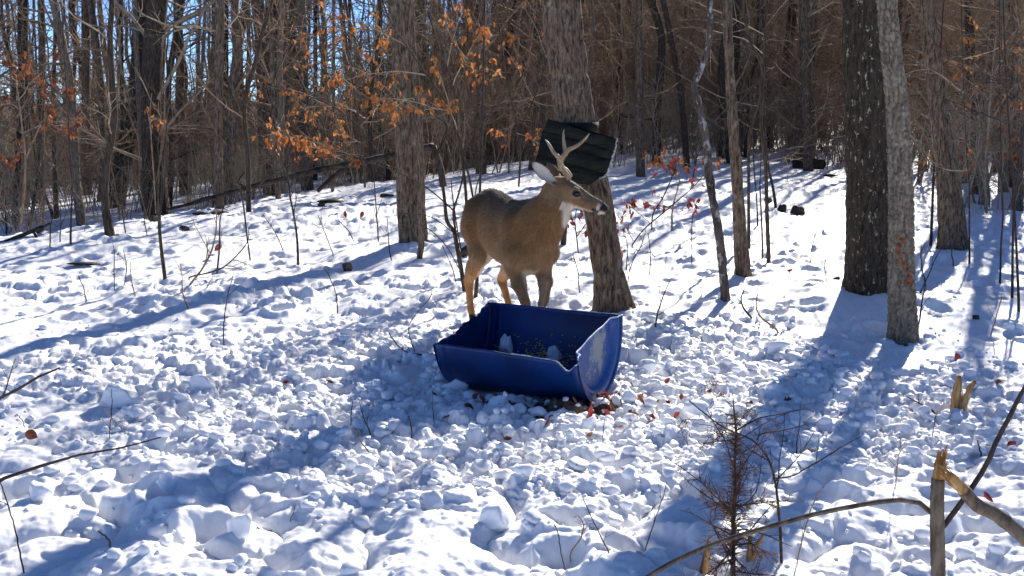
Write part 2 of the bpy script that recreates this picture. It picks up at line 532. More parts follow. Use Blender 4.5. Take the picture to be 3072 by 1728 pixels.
def in_trough(x, y, grow=0.):
    u = (x - TR_C[0]) * TRA[0] + (y - TR_C[1]) * TRA[1]; v = (x - TR_C[0]) * TRB[0] + (y - TR_C[1]) * TRB[1]
    return (np.abs(u) < .42 + grow) & (np.abs(v) < .30 + grow)
def scatter_clods():
    rng = np.random.default_rng(11)
    mb = MB()
    small = [clod_shape(ICO1, rng, .75) for _ in range(24)]
    big = [clod_shape(ICO2, rng, .7, .34) for _ in range(24)]
    N = 9000
    x = rng.normal(.3, 1.55, N); y = rng.normal(5.3, 1.15, N)
    x2 = rng.uniform(-2.6, 2.6, 2600); y2 = rng.uniform(3.1, 9.5, 2600)
    x = np.concatenate([x, x2]); y = np.concatenate([y, y2])
    size = .010 + .034 * rng.random(len(x)) ** 2.6
    dens = fbm2(x * 1.6, y * 1.6, 3, 81)
    dd = np.hypot((x - .3) / 2.6, (y - 5.4) / 1.8)
    ok = (dens > -.05 - .3 * (dd < .8)) & ~in_trough(x, y, .02) & (y > 3.0) & (y < 10) & (np.abs(x) < .55 * y + .3)
    ok[9000:] &= dens[9000:] > .15
    x, y, size = x[ok], y[ok], size[ok]
    x, y, size = x[:4300], y[:4300], size[:4300]
    uu = rng.uniform(-.44, .40, 90); vv = -.16 - .12 * rng.random(90)
    x = np.concatenate([x, TR_C[0] + uu * TRA[0] + vv * TRB[0]]); y = np.concatenate([y, TR_C[1] + uu * TRA[1] + vv * TRB[1]]); size = np.concatenate([size, .018 + .026 * rng.random(90) * (uu < .1)])
    z = HS(x, y)
    for i in range(len(x)):
        src = big if size[i] > .027 else small
        V, F = src[rng.integers(len(src))]
        a = rng.random() * 6.283; c, s_ = math.cos(a), math.sin(a)
        W = V * size[i]
        W = np.stack([W[:, 0] * c - W[:, 1] * s_, W[:, 0] * s_ + W[:, 1] * c, W[:, 2]], 1) + np.array([x[i], y[i], z[i] + size[i] * .25])
        mb.add(W, F)
    o = mb.obj('snow_clods', M['snow_clod'])
    tag(o, 'loose broken clods of trampled snow around the blue trough', 'snow', None, 'stuff')
scatter_clods()
def snow_chunk(u, v, wpx, hpx, label, seed, flat=.8):
    rng = np.random.default_rng(seed)
    p = gp(u, v); m = mpp(p[1])
    V, F = chunk_shape(rng)
    V = V * np.array([wpx * m / 2, wpx * m / 2 * .8, hpx * m * .62])
    mb = MB(); mb.add(V, F)
    o = mb.obj('snow_chunk', M['snow_clod'])
    o.location = (p[0], p[1] + wpx * m * .3, float(HS(p[0], p[1])) + hpx * m * .28)
    return tag(o, label, 'snow chunk', 'larger chunks of snow')
for i, a in enumerate([
    (350, 1215, 140, 80, 'large broken block of snow standing on the pale crust beside thin twigs'),
    (600, 1175, 95, 55, 'rounded snow chunk at the edge of the trampled patch'),
    (1360, 1165, 95, 62, 'square-edged snow chunk pushed up against the front of the blue trough'),
    (1765, 1290, 60, 75, 'pointed upright shard of snow with a red leaf beside it'),
    (715, 1620, 110, 75, 'peaked lump of snow beside the smooth wind crust'),
    (1500, 1580, 140, 100, 'big flat-topped snow block in the shade in front of the trough'),
    (500, 1490, 85, 70, 'upright snow slab catching the sun at the rim of the trunk shadow'),
    (790, 1290, 85, 60, 'rounded boulder-like snow chunk beside the trunk shadow'),
    (2090, 1255, 90, 55, 'snow chunk among wine-coloured leaves between the trough and the pale tree'),
    (2330, 1060, 90, 55, 'snow chunk in the shade of the pale blocky-barked tree'),
    (110, 1510, 90, 70, 'snow chunk at the lip of a deep hoof hole'),
    (1940, 1120, 60, 45, 'snow chunk lying beside the scuffed end of the blue trough')]):
    snow_chunk(*a, 300 + i)
print('clods', time.time() - T0)

# ------------------------------------------------------------------ trunks with real bark relief
def bark_trunk(name, P, rad, mat, style, parent=None, k=110, seed=0, zvis=3.4):
    """P (n,3) axis, rad (n,), from below the ground upwards"""
    L = np.concatenate([[0], np.cumsum(np.linalg.norm(np.diff(P, axis=0), axis=1))])
    nv = int(zvis / (.008 if style == 'block' else .012))
    s = np.concatenate([np.linspace(0, min(zvis, L[-1]), nv), np.linspace(zvis, L[-1], 40)[1:] if L[-1] > zvis else []])
    C = np.stack([np.interp(s, L, P[:, j]) for j in range(3)], 1)
    r = np.interp(s, L, rad)
    th = np.arange(k) / k * 2 * math.pi
    TH, S = np.meshgrid(th, s); RR = r[:, None] * np.ones_like(TH)
    cx, cy = np.cos(TH), np.sin(TH)
    o = seed * 13.7
    if style == 'ridge':
        # long vertical plates split by furrows
        fr = 30
        wob = .25 * vn3(cx * RR * 14 + o, cy * RR * 14, S * 5, 2)
        n = np.abs(vn3(cx * RR * fr + wob + o, cy * RR * fr + wob, S * 4.5, 1))
        n2 = np.abs(vn3(cx * RR * 75 + o, cy * RR * 75, S * 14, 3))
        disp = -.020 * np.exp(-(n / .18) ** 2) * np.clip(RR / .1, .3, 1) - .004 * np.exp(-(n2 / .2) ** 2) + .008 * vn3(cx * 2 + o, cy * 2, S * 1.7, 4)
    elif style == 'block':
        circ = 2 * math.pi * np.mean(r[:nv])
        nc = int(circ / .034)
        wx = TH / (2 * math.pi) * nc + .25 * vn3(cx * 4 + o, cy * 4, S * 20, 5)
        wy = S / .045 + .3 * vn3(cx * 4 + o, cy * 4, S * 14, 6)
        f1, f2, c = wor2(wx, wy, 90 + seed, nc)
        e = f2 - f1
        disp = -.013 * np.exp(-(e / .2) ** 2) + .004 * (c - .5) + .002 * vn3(cx * RR * 120, cy * RR * 120, S * 90, 7)
    else:
        n = vn3(cx * RR * 45 + o, cy * RR * 45, S * 16, 8)
        n2 = np.abs(vn3(cx * RR * 28 + o, cy * RR * 28, S * 6, 9))
        disp = .006 * n - .011 * np.exp(-(n2 / .15) ** 2) * np.clip(RR / .1, .25, 1) + .004 * vn3(cx * RR * 90, cy * RR * 90, S * 40, 10)
    # root flare
    z0 = S - .25
    fl = np.exp(-np.maximum(z0, 0) / .10)
    disp = disp + RR * fl * (.10 + .10 * np.cos(TH * 4 + o) + .06 * np.cos(TH * 7 + 2 * o))
    rr = RR + disp
    t = np.gradient(C, axis=0); t /= np.linalg.norm(t, axis=1, keepdims=True)
    n1 = np.cross(np.array([0, 1., 0]), t); n1 /= np.linalg.norm(n1, axis=1, keepdims=True)
    n2_ = np.cross(t, n1)
    V = C[:, None, :] + rr[..., None] * (cx[..., None] * n1[:, None, :] + cy[..., None] * n2_[:, None, :])
    n = len(s)
    idx = np.arange(n * k).reshape(n, k)
    a0 = idx[:-1]; a1 = np.roll(a0, -1, 1); b0 = idx[1:]; b1 = np.roll(b0, -1, 1)
    me = mesh_np(name, V.reshape(-1, 3), [np.stack([a0, a1, b1, b0], -1).reshape(-1, 4)], [mat])
    return link(name, me, parent)

def axis_from_px(px, base, top_z, extra_lean=0.):
    """trunk axis in the plane of its foot, from pixel points (u, v, width), carried on to top_z"""
    pts = []
    for (u, v, wd) in px:
        p = atY(u, v, base[1]); pts.append((*p, wd * mpp(base[1]) / 2 * 1.0))
    pts[0] = (base[0], base[1], base[2], pts[0][3])
    P = np.array(pts)
    d = P[-1, :3] - P[-2, :3]; d /= np.linalg.norm(d)
    foot = P[0].copy(); foot[2] -= .25
    d0 = d.copy()
    add = []
    q = P[-1].copy(); rr = q[3]
    nst = 6
    step = max(top_z - q[2], 1.0) / nst
    for i in range(nst):
        d0 = d0 * .75 + np.array([0, 0, 1.]) * .25; d0 /= np.linalg.norm(d0)
        q = q.copy(); q[:3] = q[:3] + d0 * step; q[3] = rr * (1 - .88 * (i + 1) / nst)
        add.append(q)
    Q = spline(np.vstack([foot, P, add]), 160)
    return Q[:, :3], Q[:, 3]

def crown_mesh(rng, P, rad, zmin, nb, name='crown', mat=None, fine=6):
    """limbs and twigs of a bare crown above zmin"""
    t0 = np.argmax(P[:, 2] > zmin) / (len(P) - 1)
    mb = MB()
    B1, r1 = branches(rng, P[None], rad[None], nb, 7, t0, .97, 3.2, 55, .55, .012, .12, .10)
    mb.tubes(B1, r1, 4, False)
    B2, r2 = branches(rng, B1, r1, nb * 4, 5, .2, 1, 1.5, 45, .6, .005, .15, .06)
    mb.tubes(B2, r2, 3, False)
    B3, r3 = branches(rng, B2, r2, nb * fine, 4, .2, 1, .7, 40, .7, .0035, .15, .03)
    mb.tubes(B3, r3, 3, False)
    return mb
big_axis = {}
for i, (k, t) in enumerate(BIG.items()):
    b = t['base']
    P, rad = axis_from_px(t['px'], b, 13.5 if t['px'][0][2] > 60 else 9.0)
    big_axis[k] = (P, rad)
    root = empty('forest_tree', b)
    off = np.array(b)
    bark_trunk('trunk', P - off, rad, M[t['mat']], t['style'], root, 120 if t['px'][0][2] > 60 else 64, i + 1)
    mb = crown_mesh(np.random.default_rng(40 + i), P - off, rad, 4.6, 16 if t['px'][0][2] > 60 else 9)
    mb.obj('crown', M['twig'], root)
    tag(root, t['label'], 'tree', 'large trees standing near the trough')
print('big trees', time.time() - T0)

def scar():
    t = BIG['blocky']; b = np.array(t['base']); rng = np.random.default_rng(4)
    root = [o for o in COL.objects if o.get('label') == t['label']][0]
    P, rad = big_axis['blocky']
    mb = MB()
    for i in range(44):
        v = rng.uniform(705, 850); p = atY(2700 + 12 * math.sin(v * .04) + rng.normal() * 6, v, b[1])
        k = np.argmin(np.abs(P[:, 2] - p[2])); dx = np.clip(p[0] - P[k, 0], -rad[k] * .9, rad[k] * .9)
        q = np.array([P[k, 0] + dx, P[k, 1] - math.sqrt(max(rad[k] ** 2 - dx * dx, 0)) + .002, p[2]])
        V, F = clod_shape(ICO1, rng, 1, .3); mb.add(V * np.array([.008, .006, .018]) * (.6 + .8 * rng.random()) + q - b, F)
    o = mb.obj('bark_scar', simple('scar_wood', (.16, .05, .018), (.36, .14, .05), 60), root); o['label'] = 'rusty scar in the bark'; o['kind'] = 'stuff'
scar()
# stem at the foot of the furrowed tree
def stem_obj(name, px, mat, parent=None, Y=None, k=8, n=40, off=(0, 0, 0)):
    b = gp(px[0][0], px[0][1]); Y = b[1] if Y is None else Y
    P = np.array([(*atY(u, v, Y + (e[0] if e else 0)), wd * mpp(Y) / 2) for (u, v, wd, *e) in px])
    Q = spline(P, n)
    Q[:, :3] -= np.asarray(off)
    mb = MB(); mb.tubes(Q[:, :3], Q[:, 3], k)
    o = mb.obj(name, mat, parent)
    return o, Q
o, Q = stem_obj('tree_stem', [(1257, 815, 19), (1259, 770, 18), (1264, 730, 20), (1258, 690, 24), (1264, 600, 24), (1262, 480, 18), (1258, 330, 14), (1240, 120, 12), (1225, -60, 9)], M['bark_mid'], None, 9.75, 14, 90)
tag(o, 'thin crooked brown stem rising at the foot of the tall furrowed tree', 'tree', None)

# ================================================================== the blue trough: half of a plastic drum
def trough():
    L, Rr = .80, .315
    root = empty('feed_trough', (TR_C[0], TR_C[1], 0))
    tilt = R(9.5)                                   # opening leans towards the front
    def toW(u, ang, r):
        """u along the axis; ang 0 = near rim, pi = far rim, pi/2 = bottom"""
        x = -np.cos(ang) * r; z = -np.sin(ang) * r * 1.13
        xt = x * math.cos(tilt) - z * math.sin(tilt) * 1.0
        zt = z * math.cos(tilt) + x * math.sin(tilt)
        return u, xt, zt
    zc = Rr + .0
    def place(u, b, z):
        return np.stack([u * TRA[0] + b * TRB[0], u * TRA[1] + b * TRB[1], z + zc - .014], -1)
    m, n, l, b = new_mat('blue_plastic')
    f = noise_node(n, l, 26, 5, .7); g = noise_node(n, l, 3.2, 4, .6)
    c = mix_node(n, l, ramp(n, l, g, .3, .75), (.0012, .012, .070), (.0035, .038, .175))
    c = mix_node(n, l, ramp(n, l, f, .66, .80), c, (.10, .14, .24))
    l.new(c, b.inputs['Base Color']); b.inputs['Roughness'].default_value = .42
    b.inputs['Specular IOR Level'].default_value = .4
    bumped(n, l, b, f, .12, .002)
    m2, n, l, b = new_mat('blue_plastic_scuffed')
    f = noise_node(n, l, 30, 5, .7); g = noise_node(n, l, 11, 6, .75)
    tc = n.new('ShaderNodeTexCoord')
    ds = n.new('ShaderNodeVectorMath'); ds.operation = 'DISTANCE'; l.new(tc.outputs['Object'], ds.inputs[0])
    pc = place(np.array(.40), np.array(.06), np.array(-.085))
    ds.inputs[1].default_value = [float(v) for v in pc]
    mad = n.new('ShaderNodeMath'); mad.operation = 'MULTIPLY_ADD'; l.new(g, mad.inputs[0]); mad.inputs[1].default_value = .5; l.new(ds.outputs['Value'], mad.inputs[2])
    c = mix_node(n, l, ramp(n, l, f, .35, .75), (.005, .042, .20), (.014, .085, .31))
    c = mix_node(n, l, ramp(n, l, mad.outputs[0], .39, .33), c, (.22, .25, .26))
    l.new(c, b.inputs['Base Color']); b.inputs['Roughness'].default_value = .45
    bumped(n, l, b, f, .12, .002)
    m3 = simple('plastic_cut_edge', (.22, .30, .45), (.55, .62, .72), 60, .6, .2)  # pale cut plastic, with the sun it catches put into the colour
    # shell
    nu, na, th = 90, 64, .006
    us = np.linspace(-L / 2, L / 2, nu)
    wob = .006 * np.sin(us * 11) + .004 * np.sin(us * 29 + 1)
    V = []
    for side in (0, 1):
        r = Rr - side * th
        for i, u in enumerate(us):
            t = (u + L / 2) / L
            a0 = .02 + .05 * t + wob[i] + .16 * math.exp(-((t - .93) / .05) ** 2)      # near rim dips by the corner
            a1 = math.pi - (.02 + .5 * wob[i])
            a = np.linspace(a0, a1, na)
            rib = 1 + .010 * math.exp(-((t - .06) / .012) ** 2) + .010 * math.exp(-((t - .955) / .012) ** 2) - .012 * math.exp(-((t - .085) / .008) ** 2)
            edge = 1 - .045 * max(0, (abs(t - .5) - .475) / .025) ** 2
            rr = r * rib * edge * (1 + .006 * np.sin(a * 5 + u * 4))
            V.append(place(*[np.broadcast_to(q, a.shape) for q in toW(u, a, rr)]))
    V = np.array(V).reshape(2, nu, na, 3)
    idx = np.arange(2 * nu * na).reshape(2, nu, na)
    def grid(I, rev):
        q = np.stack([I[:-1, :-1], I[1:, :-1], I[1:, 1:], I[:-1, 1:]], -1).reshape(-1, 4)
        return q[:, ::-1] if rev else q
    F = [grid(idx[0], False), grid(idx[1], True)]
    for j, rv in ((0, True), (na - 1, False)):
        q = np.stack([idx[0, :-1, j], idx[0, 1:, j], idx[1, 1:, j], idx[1, :-1, j]], -1); F.append(q[:, ::-1] if rv else q)
    for i, rv in ((0, False), (nu - 1, True)):
        q = np.stack([idx[0, i, :-1], idx[0, i, 1:], idx[1, i, 1:], idx[1, i, :-1]], -1); F.append(q[:, ::-1] if rv else q)
    sh = link('shell', mesh_np('shell', V.reshape(-1, 3), [np.concatenate(F)], [m]), root)
    # end panels: half discs with a raised ring, cut edge on top
    rngl = np.random.default_rng(5)
    for side, mat in ((-1, m), (1, m2)):
        nr, na2 = 26, 72
        rs = np.linspace(0, 1, nr)
        V = []
        a = np.linspace(.03 if side > 0 else .02, math.pi - .02, na2)
        for lay in (0, 1):
            for q in rs:
                rad = Rr * .985 * q
                prof = .010 * math.exp(-((q - .80) / .035) ** 2) - .030 * sstep(.84, .79, q) + .012 * math.exp(-((q - 1.0) / .05) ** 2)
                u = side * (L / 2 - .010 + prof - lay * .005)
                x, y_, z_ = toW(np.full(na2, u), a, np.full(na2, rad))
                V.append(place(x, y_, z_))
        V = np.array(V).reshape(2, nr, na2, 3)
        # the cut edge: uneven on the open end, smoother on the other
        up = np.zeros((nr, 2))
        for e, aa in ((0, 0), (1, -1)):
            jag = np.repeat(rngl.uniform(-.5, 1, 9), 3)[:nr] if side < 0 else .35 * np.sin(rs * 9 + e)
            amp = .022 if side < 0 else .008
            for k_ in range(6):
                wgt = (1 - k_ / 6)
                j = k_ if e == 0 else na2 - 1 - k_
                V[:, :, j, 2] += (amp * jag * wgt * np.clip(rs * 4, 0, 1))[None, :]
        idx = np.arange(2 * nr * na2).reshape(2, nr, na2)
        F = [grid(idx[0], side < 0), grid(idx[1], side > 0)]
        for j, rv in ((0, side > 0), (na2 - 1, side < 0)):
            q = np.stack([idx[0, :-1, j], idx[0, 1:, j], idx[1, 1:, j], idx[1, :-1, j]], -1); F.append(q[:, ::-1] if rv else q)
        ep = link('end_panel', mesh_np('end_panel', V.reshape(-1, 3), [np.concatenate(F)], [mat]), root)
        if side > 0:
            ep['label'] = 'scuffed end panel with worn grey paint'
            pts = np.concatenate([V[0, ::-1, 0], V[0, 1:, -1]], 0)
            mb = MB(); mb.tubes(pts + np.array([0, 0, .002]), np.full(len(pts), .0042), 6); mb.obj('cut_edge', m3, ep)
    # pale scuffed lip of the far and near rims, caught sun painted into its colour
    for j in (0, na - 1):
        pts = V2 = None
    mbn = MB()
    e = np.array([place(*[np.array(q) for q in toW(u, np.array(.02 + .05 * ((u + L / 2) / L) + wob[i] + .16 * math.exp(-((((u + L / 2) / L) - .93) / .05) ** 2)), Rr - .003)]) for i, u in enumerate(us)])
    k0 = int(nu * .55)
    mbn.tubes(e[k0:], np.full(nu - k0, .0036), 6); mbn.obj('sunlit_worn_lip', m3, sh)
    mbf = MB()
    e = np.array([place(*[np.array(q) for q in toW(u, np.array(math.pi - .02), Rr - .003)]) for u in us])
    mbf.tubes(e[int(nu * .6):], np.full(nu - int(nu * .6), .003), 6); mbf.obj('sunlit_worn_lip', m3, sh)
    tag(root, 'blue plastic half-barrel feed trough lying on the snow in front of the deer', 'trough')
    # what lies in it
    rng = np.random.default_rng(9)
    def inside(u, ang):
        return place(*[np.array(float(q)) for q in toW(u, np.array(ang), Rr - .008)]) + np.array([TR_C[0], TR_C[1], 0])
    for (u, ang, sx, sz, lab) in ((-.25, 2.22, .045, .075, 'tall snow lump leaning in the open end of the blue trough'), (.05, 2.25, .052, .052, 'round snow lump on corn in the middle of the blue trough'),
                                  (-.10, 2.15, .028, .022, 'small bit of snow beside the tall lump in the blue trough'), (-.03, 2.08, .022, .018, 'small bit of snow lying in the blue trough'), (.26, 1.9, .04, .018, 'flat scrap of snow behind the dipped rim of the trough')):
        p = inside(u, ang)
        Vc, Fc = chunk_shape(rng, .25, .10)
        Vc = Vc * np.array([sx, sx * .8, sz]); mb = MB(); mb.add(Vc, Fc)
        o = mb.obj('snow_lump', M['snow_clod']); o.location = p + np.array([0, 0, sz * .8])
        tag(o, lab, 'snow lump', 'snow lumps lying in the trough')
    corn = simple('corn', (.45, .28, .05), (.75, .55, .18), 200, .5, .1)
    mb = MB()
    Vi, Fi = ICO1
    for i in range(260):
        u = rng.normal(-.02, .07) if i < 170 else rng.uniform(-.34, .36)
        ang = rng.normal(2.28, .15) if i < 170 else rng.normal(2.2, .25)
        p = inside(u, min(max(ang, 1.3), 2.7))
        s = .0045 + .002 * rng.random()
        mb.add(Vi * s * np.array([1.2, .8, .8]) + p + np.array([0, 0, .003]), Fi)
    tag(mb.obj('corn_kernels', corn), 'loose yellow corn kernels scattered inside the blue trough', 'corn', None, 'stuff')
trough()
print('trough', time.time() - T0)

# ================================================================== black board on the leaning tree
def board_panel():
    poly = [(1644, 357), (1699, 372), (1774, 398), (1849, 415), (1843, 452), (1831, 489), (1818, 524), (1798, 536), (1770, 556), (1700, 548), (1640, 524), (1604, 492), (1613, 459), (1625, 405)]
    Yt = BIG['leaning']['base'][1]
    Yp = Yt - .22
    C0 = atY(1728, 460, Yp)
    root = empty('board_panel', C0)
    m, n, l, b = new_mat('blackened_board')
    f = noise_node(n, l, 30, 6, .7, (.25, 1, 1)); g = noise_node(n, l, 55, 3, .5)
    c = mix_node(n, l, ramp(n, l, f, .35, .7), (.006, .007, .006), (.022, .025, .020))
    c = mix_node(n, l, ramp(n, l, g, .72, .76), c, (.14, .14, .12))
    l.new(c, b.inputs['Base Color']); b.inputs['Roughness'].default_value = .75; b.inputs['Specular IOR Level'].default_value = .15
    bumped(n, l, b, f, .5, .004)
    P = np.array([atY(u, v, Yp)[[0, 2]] - C0[[0, 2]] for u, v in poly])
    e = P[3] - P[0]; e /= np.linalg.norm(e); nn = np.array([-e[1], e[0]])     # along the boards / across
    h = P @ nn; top, bot = h.max(), h.min()
    def clip(Pg, lim, keep_above):
        out = []
        for i in range(len(Pg)):
            a, b_ = Pg[i], Pg[(i + 1) % len(Pg)]
            ha, hb = a @ nn - lim, b_ @ nn - lim
            if not keep_above: ha, hb = -ha, -hb
            if ha >= 0: out.append(a)
            if ha * hb < 0: out.append(a + (b_ - a) * ha / (ha - hb))
        return np.array(out)
    cuts = [top, top - .075, top - .15, top - .235, bot]
    for i in range(4):
        hi, lo = cuts[i] + .01, cuts[i + 1] + (-.006 if i < 3 else -.01)
        Q = clip(clip(P, lo, True), hi - .01 if i else hi, False)
        if len(Q) < 3: continue
        dy = (.0, .012, .003, .015)[i]
        k = len(Q)
        cen = Q.mean(0)
        rings = []
        for sc, y in ((.985, dy - .003), (1, dy), (1, dy + .022), (.99, dy + .025)):
            rings.append(np.stack([cen[0] + (Q[:, 0] - cen[0]) * sc, np.full(k, y), cen[1] + (Q[:, 1] - cen[1]) * sc], 1))
        mb = MB(); V = np.concatenate(rings)
        F = [[a * k + j, a * k + (j + 1) % k, (a + 1) * k + (j + 1) % k, (a + 1) * k + j] for a in range(3) for j in range(k)]
        mb.add(V, F)
        T = [[0, j + 1, j] for j in range(1, k - 1)] + [[3 * k, 3 * k + j, 3 * k + j + 1] for j in range(1, k - 1)]
        mb.T.append(np.array(T))
        mb.obj('board', m, root, False)
    # pale uneven strip along one edge
    m2 = simple('pale_edge', (.20, .20, .19), (.55, .55, .54), 40, .8, .3)
    pts = np.array([(P[i][0] + .002, .006, P[i][1]) for i in (3, 4, 5, 6, 7)])
    Q = spline(pts, 40); Q[:, 0] += .004 * np.sin(np.arange(40) * 1.1)
    mb = MB(); mb.tubes(Q, .004 + .004 * np.abs(np.sin(np.arange(40) * .7)), 5); mb.obj('pale_edge', m2, root)
    # dark strap round the trunk, and the batten that carries the boards
    Pt, rt = big_axis['leaning']
    mbs = MB()
    for v0, v1 in ((366, 392),):
        za, zb = atY(1735, v1, Yt)[2], atY(1735, v0, Yt)[2]
        i0 = np.argmin(np.abs(Pt[:, 2] - (za + zb) / 2)); c = Pt[i0]; r = rt[i0] + .010
        k = 40; a = np.arange(k) / k * 6.2832
        ringv = [np.stack([c[0] + rr * np.cos(a), c[1] + rr * np.sin(a), np.full(k, z)], 1) - C0 for rr, z in ((r, za), (r + .006, za), (r + .006, zb), (r, zb))]
        V = np.concatenate(ringv); F = [[q * k + j, q * k + (j + 1) % k, ((q + 1) % 4) * k + (j + 1) % k, ((q + 1) % 4) * k + j] for q in range(4) for j in range(k)]
        mbs.add(V, F)
    mbs.obj('strap', m, root)
    mb = MB(); mb.box((-.03, .02, -.12), (.03, .13, .09)); mb.obj('batten', m, root, False)
    tag(root, 'black weathered board with a pale edge fixed to the leaning tree behind the antlers', 'board')
board_panel()

# ================================================================== the deer
def smin(a, b, k):
    h = np.clip(.5 + .5 * (b - a) / k, 0, 1)
    return b + (a - b) * h - k * h * (1 - h)
def deer():
    th = R(24)
    hv = np.array([math.sin(th), -math.cos(th), 0]); lv = np.array([math.cos(th), math.sin(th), 0]); zv = np.array([0, 0, 1.])
    O = np.array([-.012, 6.91, 0.0])
    O[2] = float(H(O[0], O[1])) + .01
    def toW(p):
        p = np.asarray(p, float)
        return O + p[..., :1] * hv + p[..., 1:2] * lv + p[..., 2:3] * zv
    def toB(wp):
        d = np.asarray(wp, float) - O
        return np.stack([d @ hv, d @ lv, d @ zv], -1)
    hs = .0058
    lo = np.array([-.62, -.27, -.09]); hi = np.array([.72, .52, 1.04])
    dim = np.ceil((hi - lo) / hs).astype(int)
    ax = [lo[i] + np.arange(dim[i]) * hs for i in range(3)]
    F = np.full(dim, 1.0, np.float32)
    def region(a, b):
        i0 = np.maximum(np.floor((np.asarray(a) - lo) / hs).astype(int), 0); i1 = np.minimum(np.ceil((np.asarray(b) - lo) / hs).astype(int) + 1, dim)
        sl = tuple(slice(i0[i], i1[i]) for i in range(3))
        S, L_, Z = np.meshgrid(ax[0][sl[0]], ax[1][sl[1]], ax[2][sl[2]], indexing='ij')
        return sl, S.astype(np.float32), L_.astype(np.float32), Z.astype(np.float32)
    def put(sl, d, k):
        F[sl] = smin(F[sl], d.astype(np.float32), k) if k else np.minimum(F[sl], d)
    def cone(a, b, ra, rb, k=.03, squash=1.0, sq_ax=1):
        a = np.asarray(a, float); b = np.asarray(b, float); m = max(ra, rb) + k * 2 + .02
        sl, S, L_, Z = region(np.minimum(a, b) - m, np.maximum(a, b) + m)
        P = np.stack([S - a[0], L_ - a[1], Z - a[2]], -1); ba = b - a
        t = np.clip((P @ ba) / (ba @ ba), 0, 1)
        Q = P - t[..., None] * ba
        if squash != 1: Q[..., sq_ax] /= squash
        put(sl, np.linalg.norm(Q, axis=-1) - (ra + (rb - ra) * t), k)
    def chain(pts, rads, k=.025, squash=1.0, sq_ax=1):
        for i in range(len(pts) - 1): cone(pts[i], pts[i + 1], rads[i], rads[i + 1], k, squash, sq_ax)
    # trunk of the body: profile lofted along its axis
    sx = [-.50, -.487, -.462, -.42, -.35, -.26, -.14, 0, .14, .26, .34, .40, .44]
    top = [.67, .73, .78, .822, .855, .862, .838, .815, .818, .828, .79, .735, .66]
    bot = [.60, .56, .53, .50, .475, .455, .425, .400, .385, .375, .40, .455, .55]
    hw = [.015, .045, .072, .096, .120, .138, .158, .166, .152, .130, .112, .085, .02]
    sl, S, L_, Z = region((-.62, -.27, .3), (.52, .27, .95))
    ss = np.linspace(-.62, .52, 400)
    ker = np.hanning(17); ker /= ker.sum()
    def sm(y): return np.convolve(np.pad(np.interp(ss, sx, y), 8, mode='edge'), ker, 'valid')
    tp, bt, hw_ = sm(top), sm(bot), sm(hw)
    T_ = np.interp(S, ss, tp); B_ = np.interp(S, ss, bt); W_ = np.interp(S, ss, hw_)
    zc = (T_ + B_) / 2; hz = (T_ - B_) / 2
    zz = (Z - zc) / hz
    # egg-shaped section: narrower towards the spine
    ww = W_ * (1 - .20 * np.clip(zz, 0, 1) ** 1.3)
    q = np.sqrt((L_ / ww) ** 2 + zz ** 2) + 1e-6
    d = (q - 1) * np.minimum(W_, hz)
    d = np.maximum(d, np.maximum(-.50 - S, S - .435))
    put(sl, d, 0)
    # haunches, shoulders
    for sg, kn in ((-1, (-.20, -.118, .455)), (1, (-.13, .118, .455))):
        cone((-.335, sg * .070, .71), (-.30, sg * .085, .60), .104, .114, .05)
        cone((-.30, sg * .083, .62), kn, .116, .066, .045)
        cone((.24, sg * .078, .71), (.315, sg * .098, .52), .072, .082, .05)
        cone((.315, sg * .095, .53), (.25, sg * .088, .43), .075, .052, .04)
    # hind legs
    chain([(-.20, -.118, .455), (-.33, -.115, .335), (-.425, -.115, .245)], [.072, .050, .034], .03)
    chain([(-.455, -.115, .262), (-.425, -.115, .225), (-.405, -.116, .12), (-.385, -.117, .045)], [.018, .030, .0215, .0225], .012)
    chain([(-.385, -.117, .045), (-.355, -.117, .0), (-.335, -.117, -.03)], [.0225, .023, .024], .012)
    chain([(-.13, .118, .455), (-.27, .112, .33), (-.375, .108, .245)], [.072, .050, .034], .03)
    chain([(-.408, .108, .258), (-.375, .108, .225), (-.29, .108, .12), (-.235, .108, .045)], [.018, .030, .0215, .0225], .012)
    chain([(-.235, .108, .045), (-.20, .108, .0), (-.18, .108, -.03)], [.0225, .023, .024], .012)
    # fore legs
    chain([(.26, -.085, .44), (.305, -.075, .33), (.335, -.052, .235)], [.058, .040, .031], .03)
    chain([(.335, -.052, .235), (.335, -.042, .21), (.335, -.034, .11), (.335, -.03, .045)], [.031, .027, .0195, .0225], .012)
    chain([(.335, -.03, .045), (.36, -.028, .0), (.38, -.027, -.03)], [.0225, .023, .024], .012)
    chain([(.26, .105, .44), (.305, .102, .33), (.335, .080, .235)], [.058, .040, .031], .03)
    chain([(.335, .080, .235), (.335, .070, .21), (.335, .056, .11), (.335, .048, .045)], [.031, .027, .0195, .0225], .012)
    chain([(.335, .048, .045), (.36, .047, .0), (.38, .046, -.03)], [.0225, .023, .024], .012)
    # neck
    chain([(.24, .01, .66), (.335, .045, .70), (.385, .095, .785), (.405, .130, .865), (.41, .148, .915)], [.155, .138, .102, .084, .074], .05)
    cone((.37, .055, .60), (.40, .10, .76), .075, .085, .05)
    # tail, down
    chain([(-.49, 0, .72), (-.53, 0, .61), (-.525, 0, .51)], [.028, .040, .020], .025, 1.0)
    # head: profile along its own axis
    A = np.array([.262, 6.60, .935]); Bh = np.array([.562, 6.53, .820])
    e1 = Bh - A; LH = np.linalg.norm(e1); e1 /= LH
    e3 = np.array([0, 0, 1.]) - e1[2] * e1; e3 /= np.linalg.norm(e3); e2 = np.cross(e3, e1)      # up, away from the viewer
    hx = [-.075, -.06, -.02, .03, .10, .15, .21, .27, .31, .335, .345]
    htop = [-.02, .012, .046, .060, .068, .058, .039, .030, .024, .012, -.005]
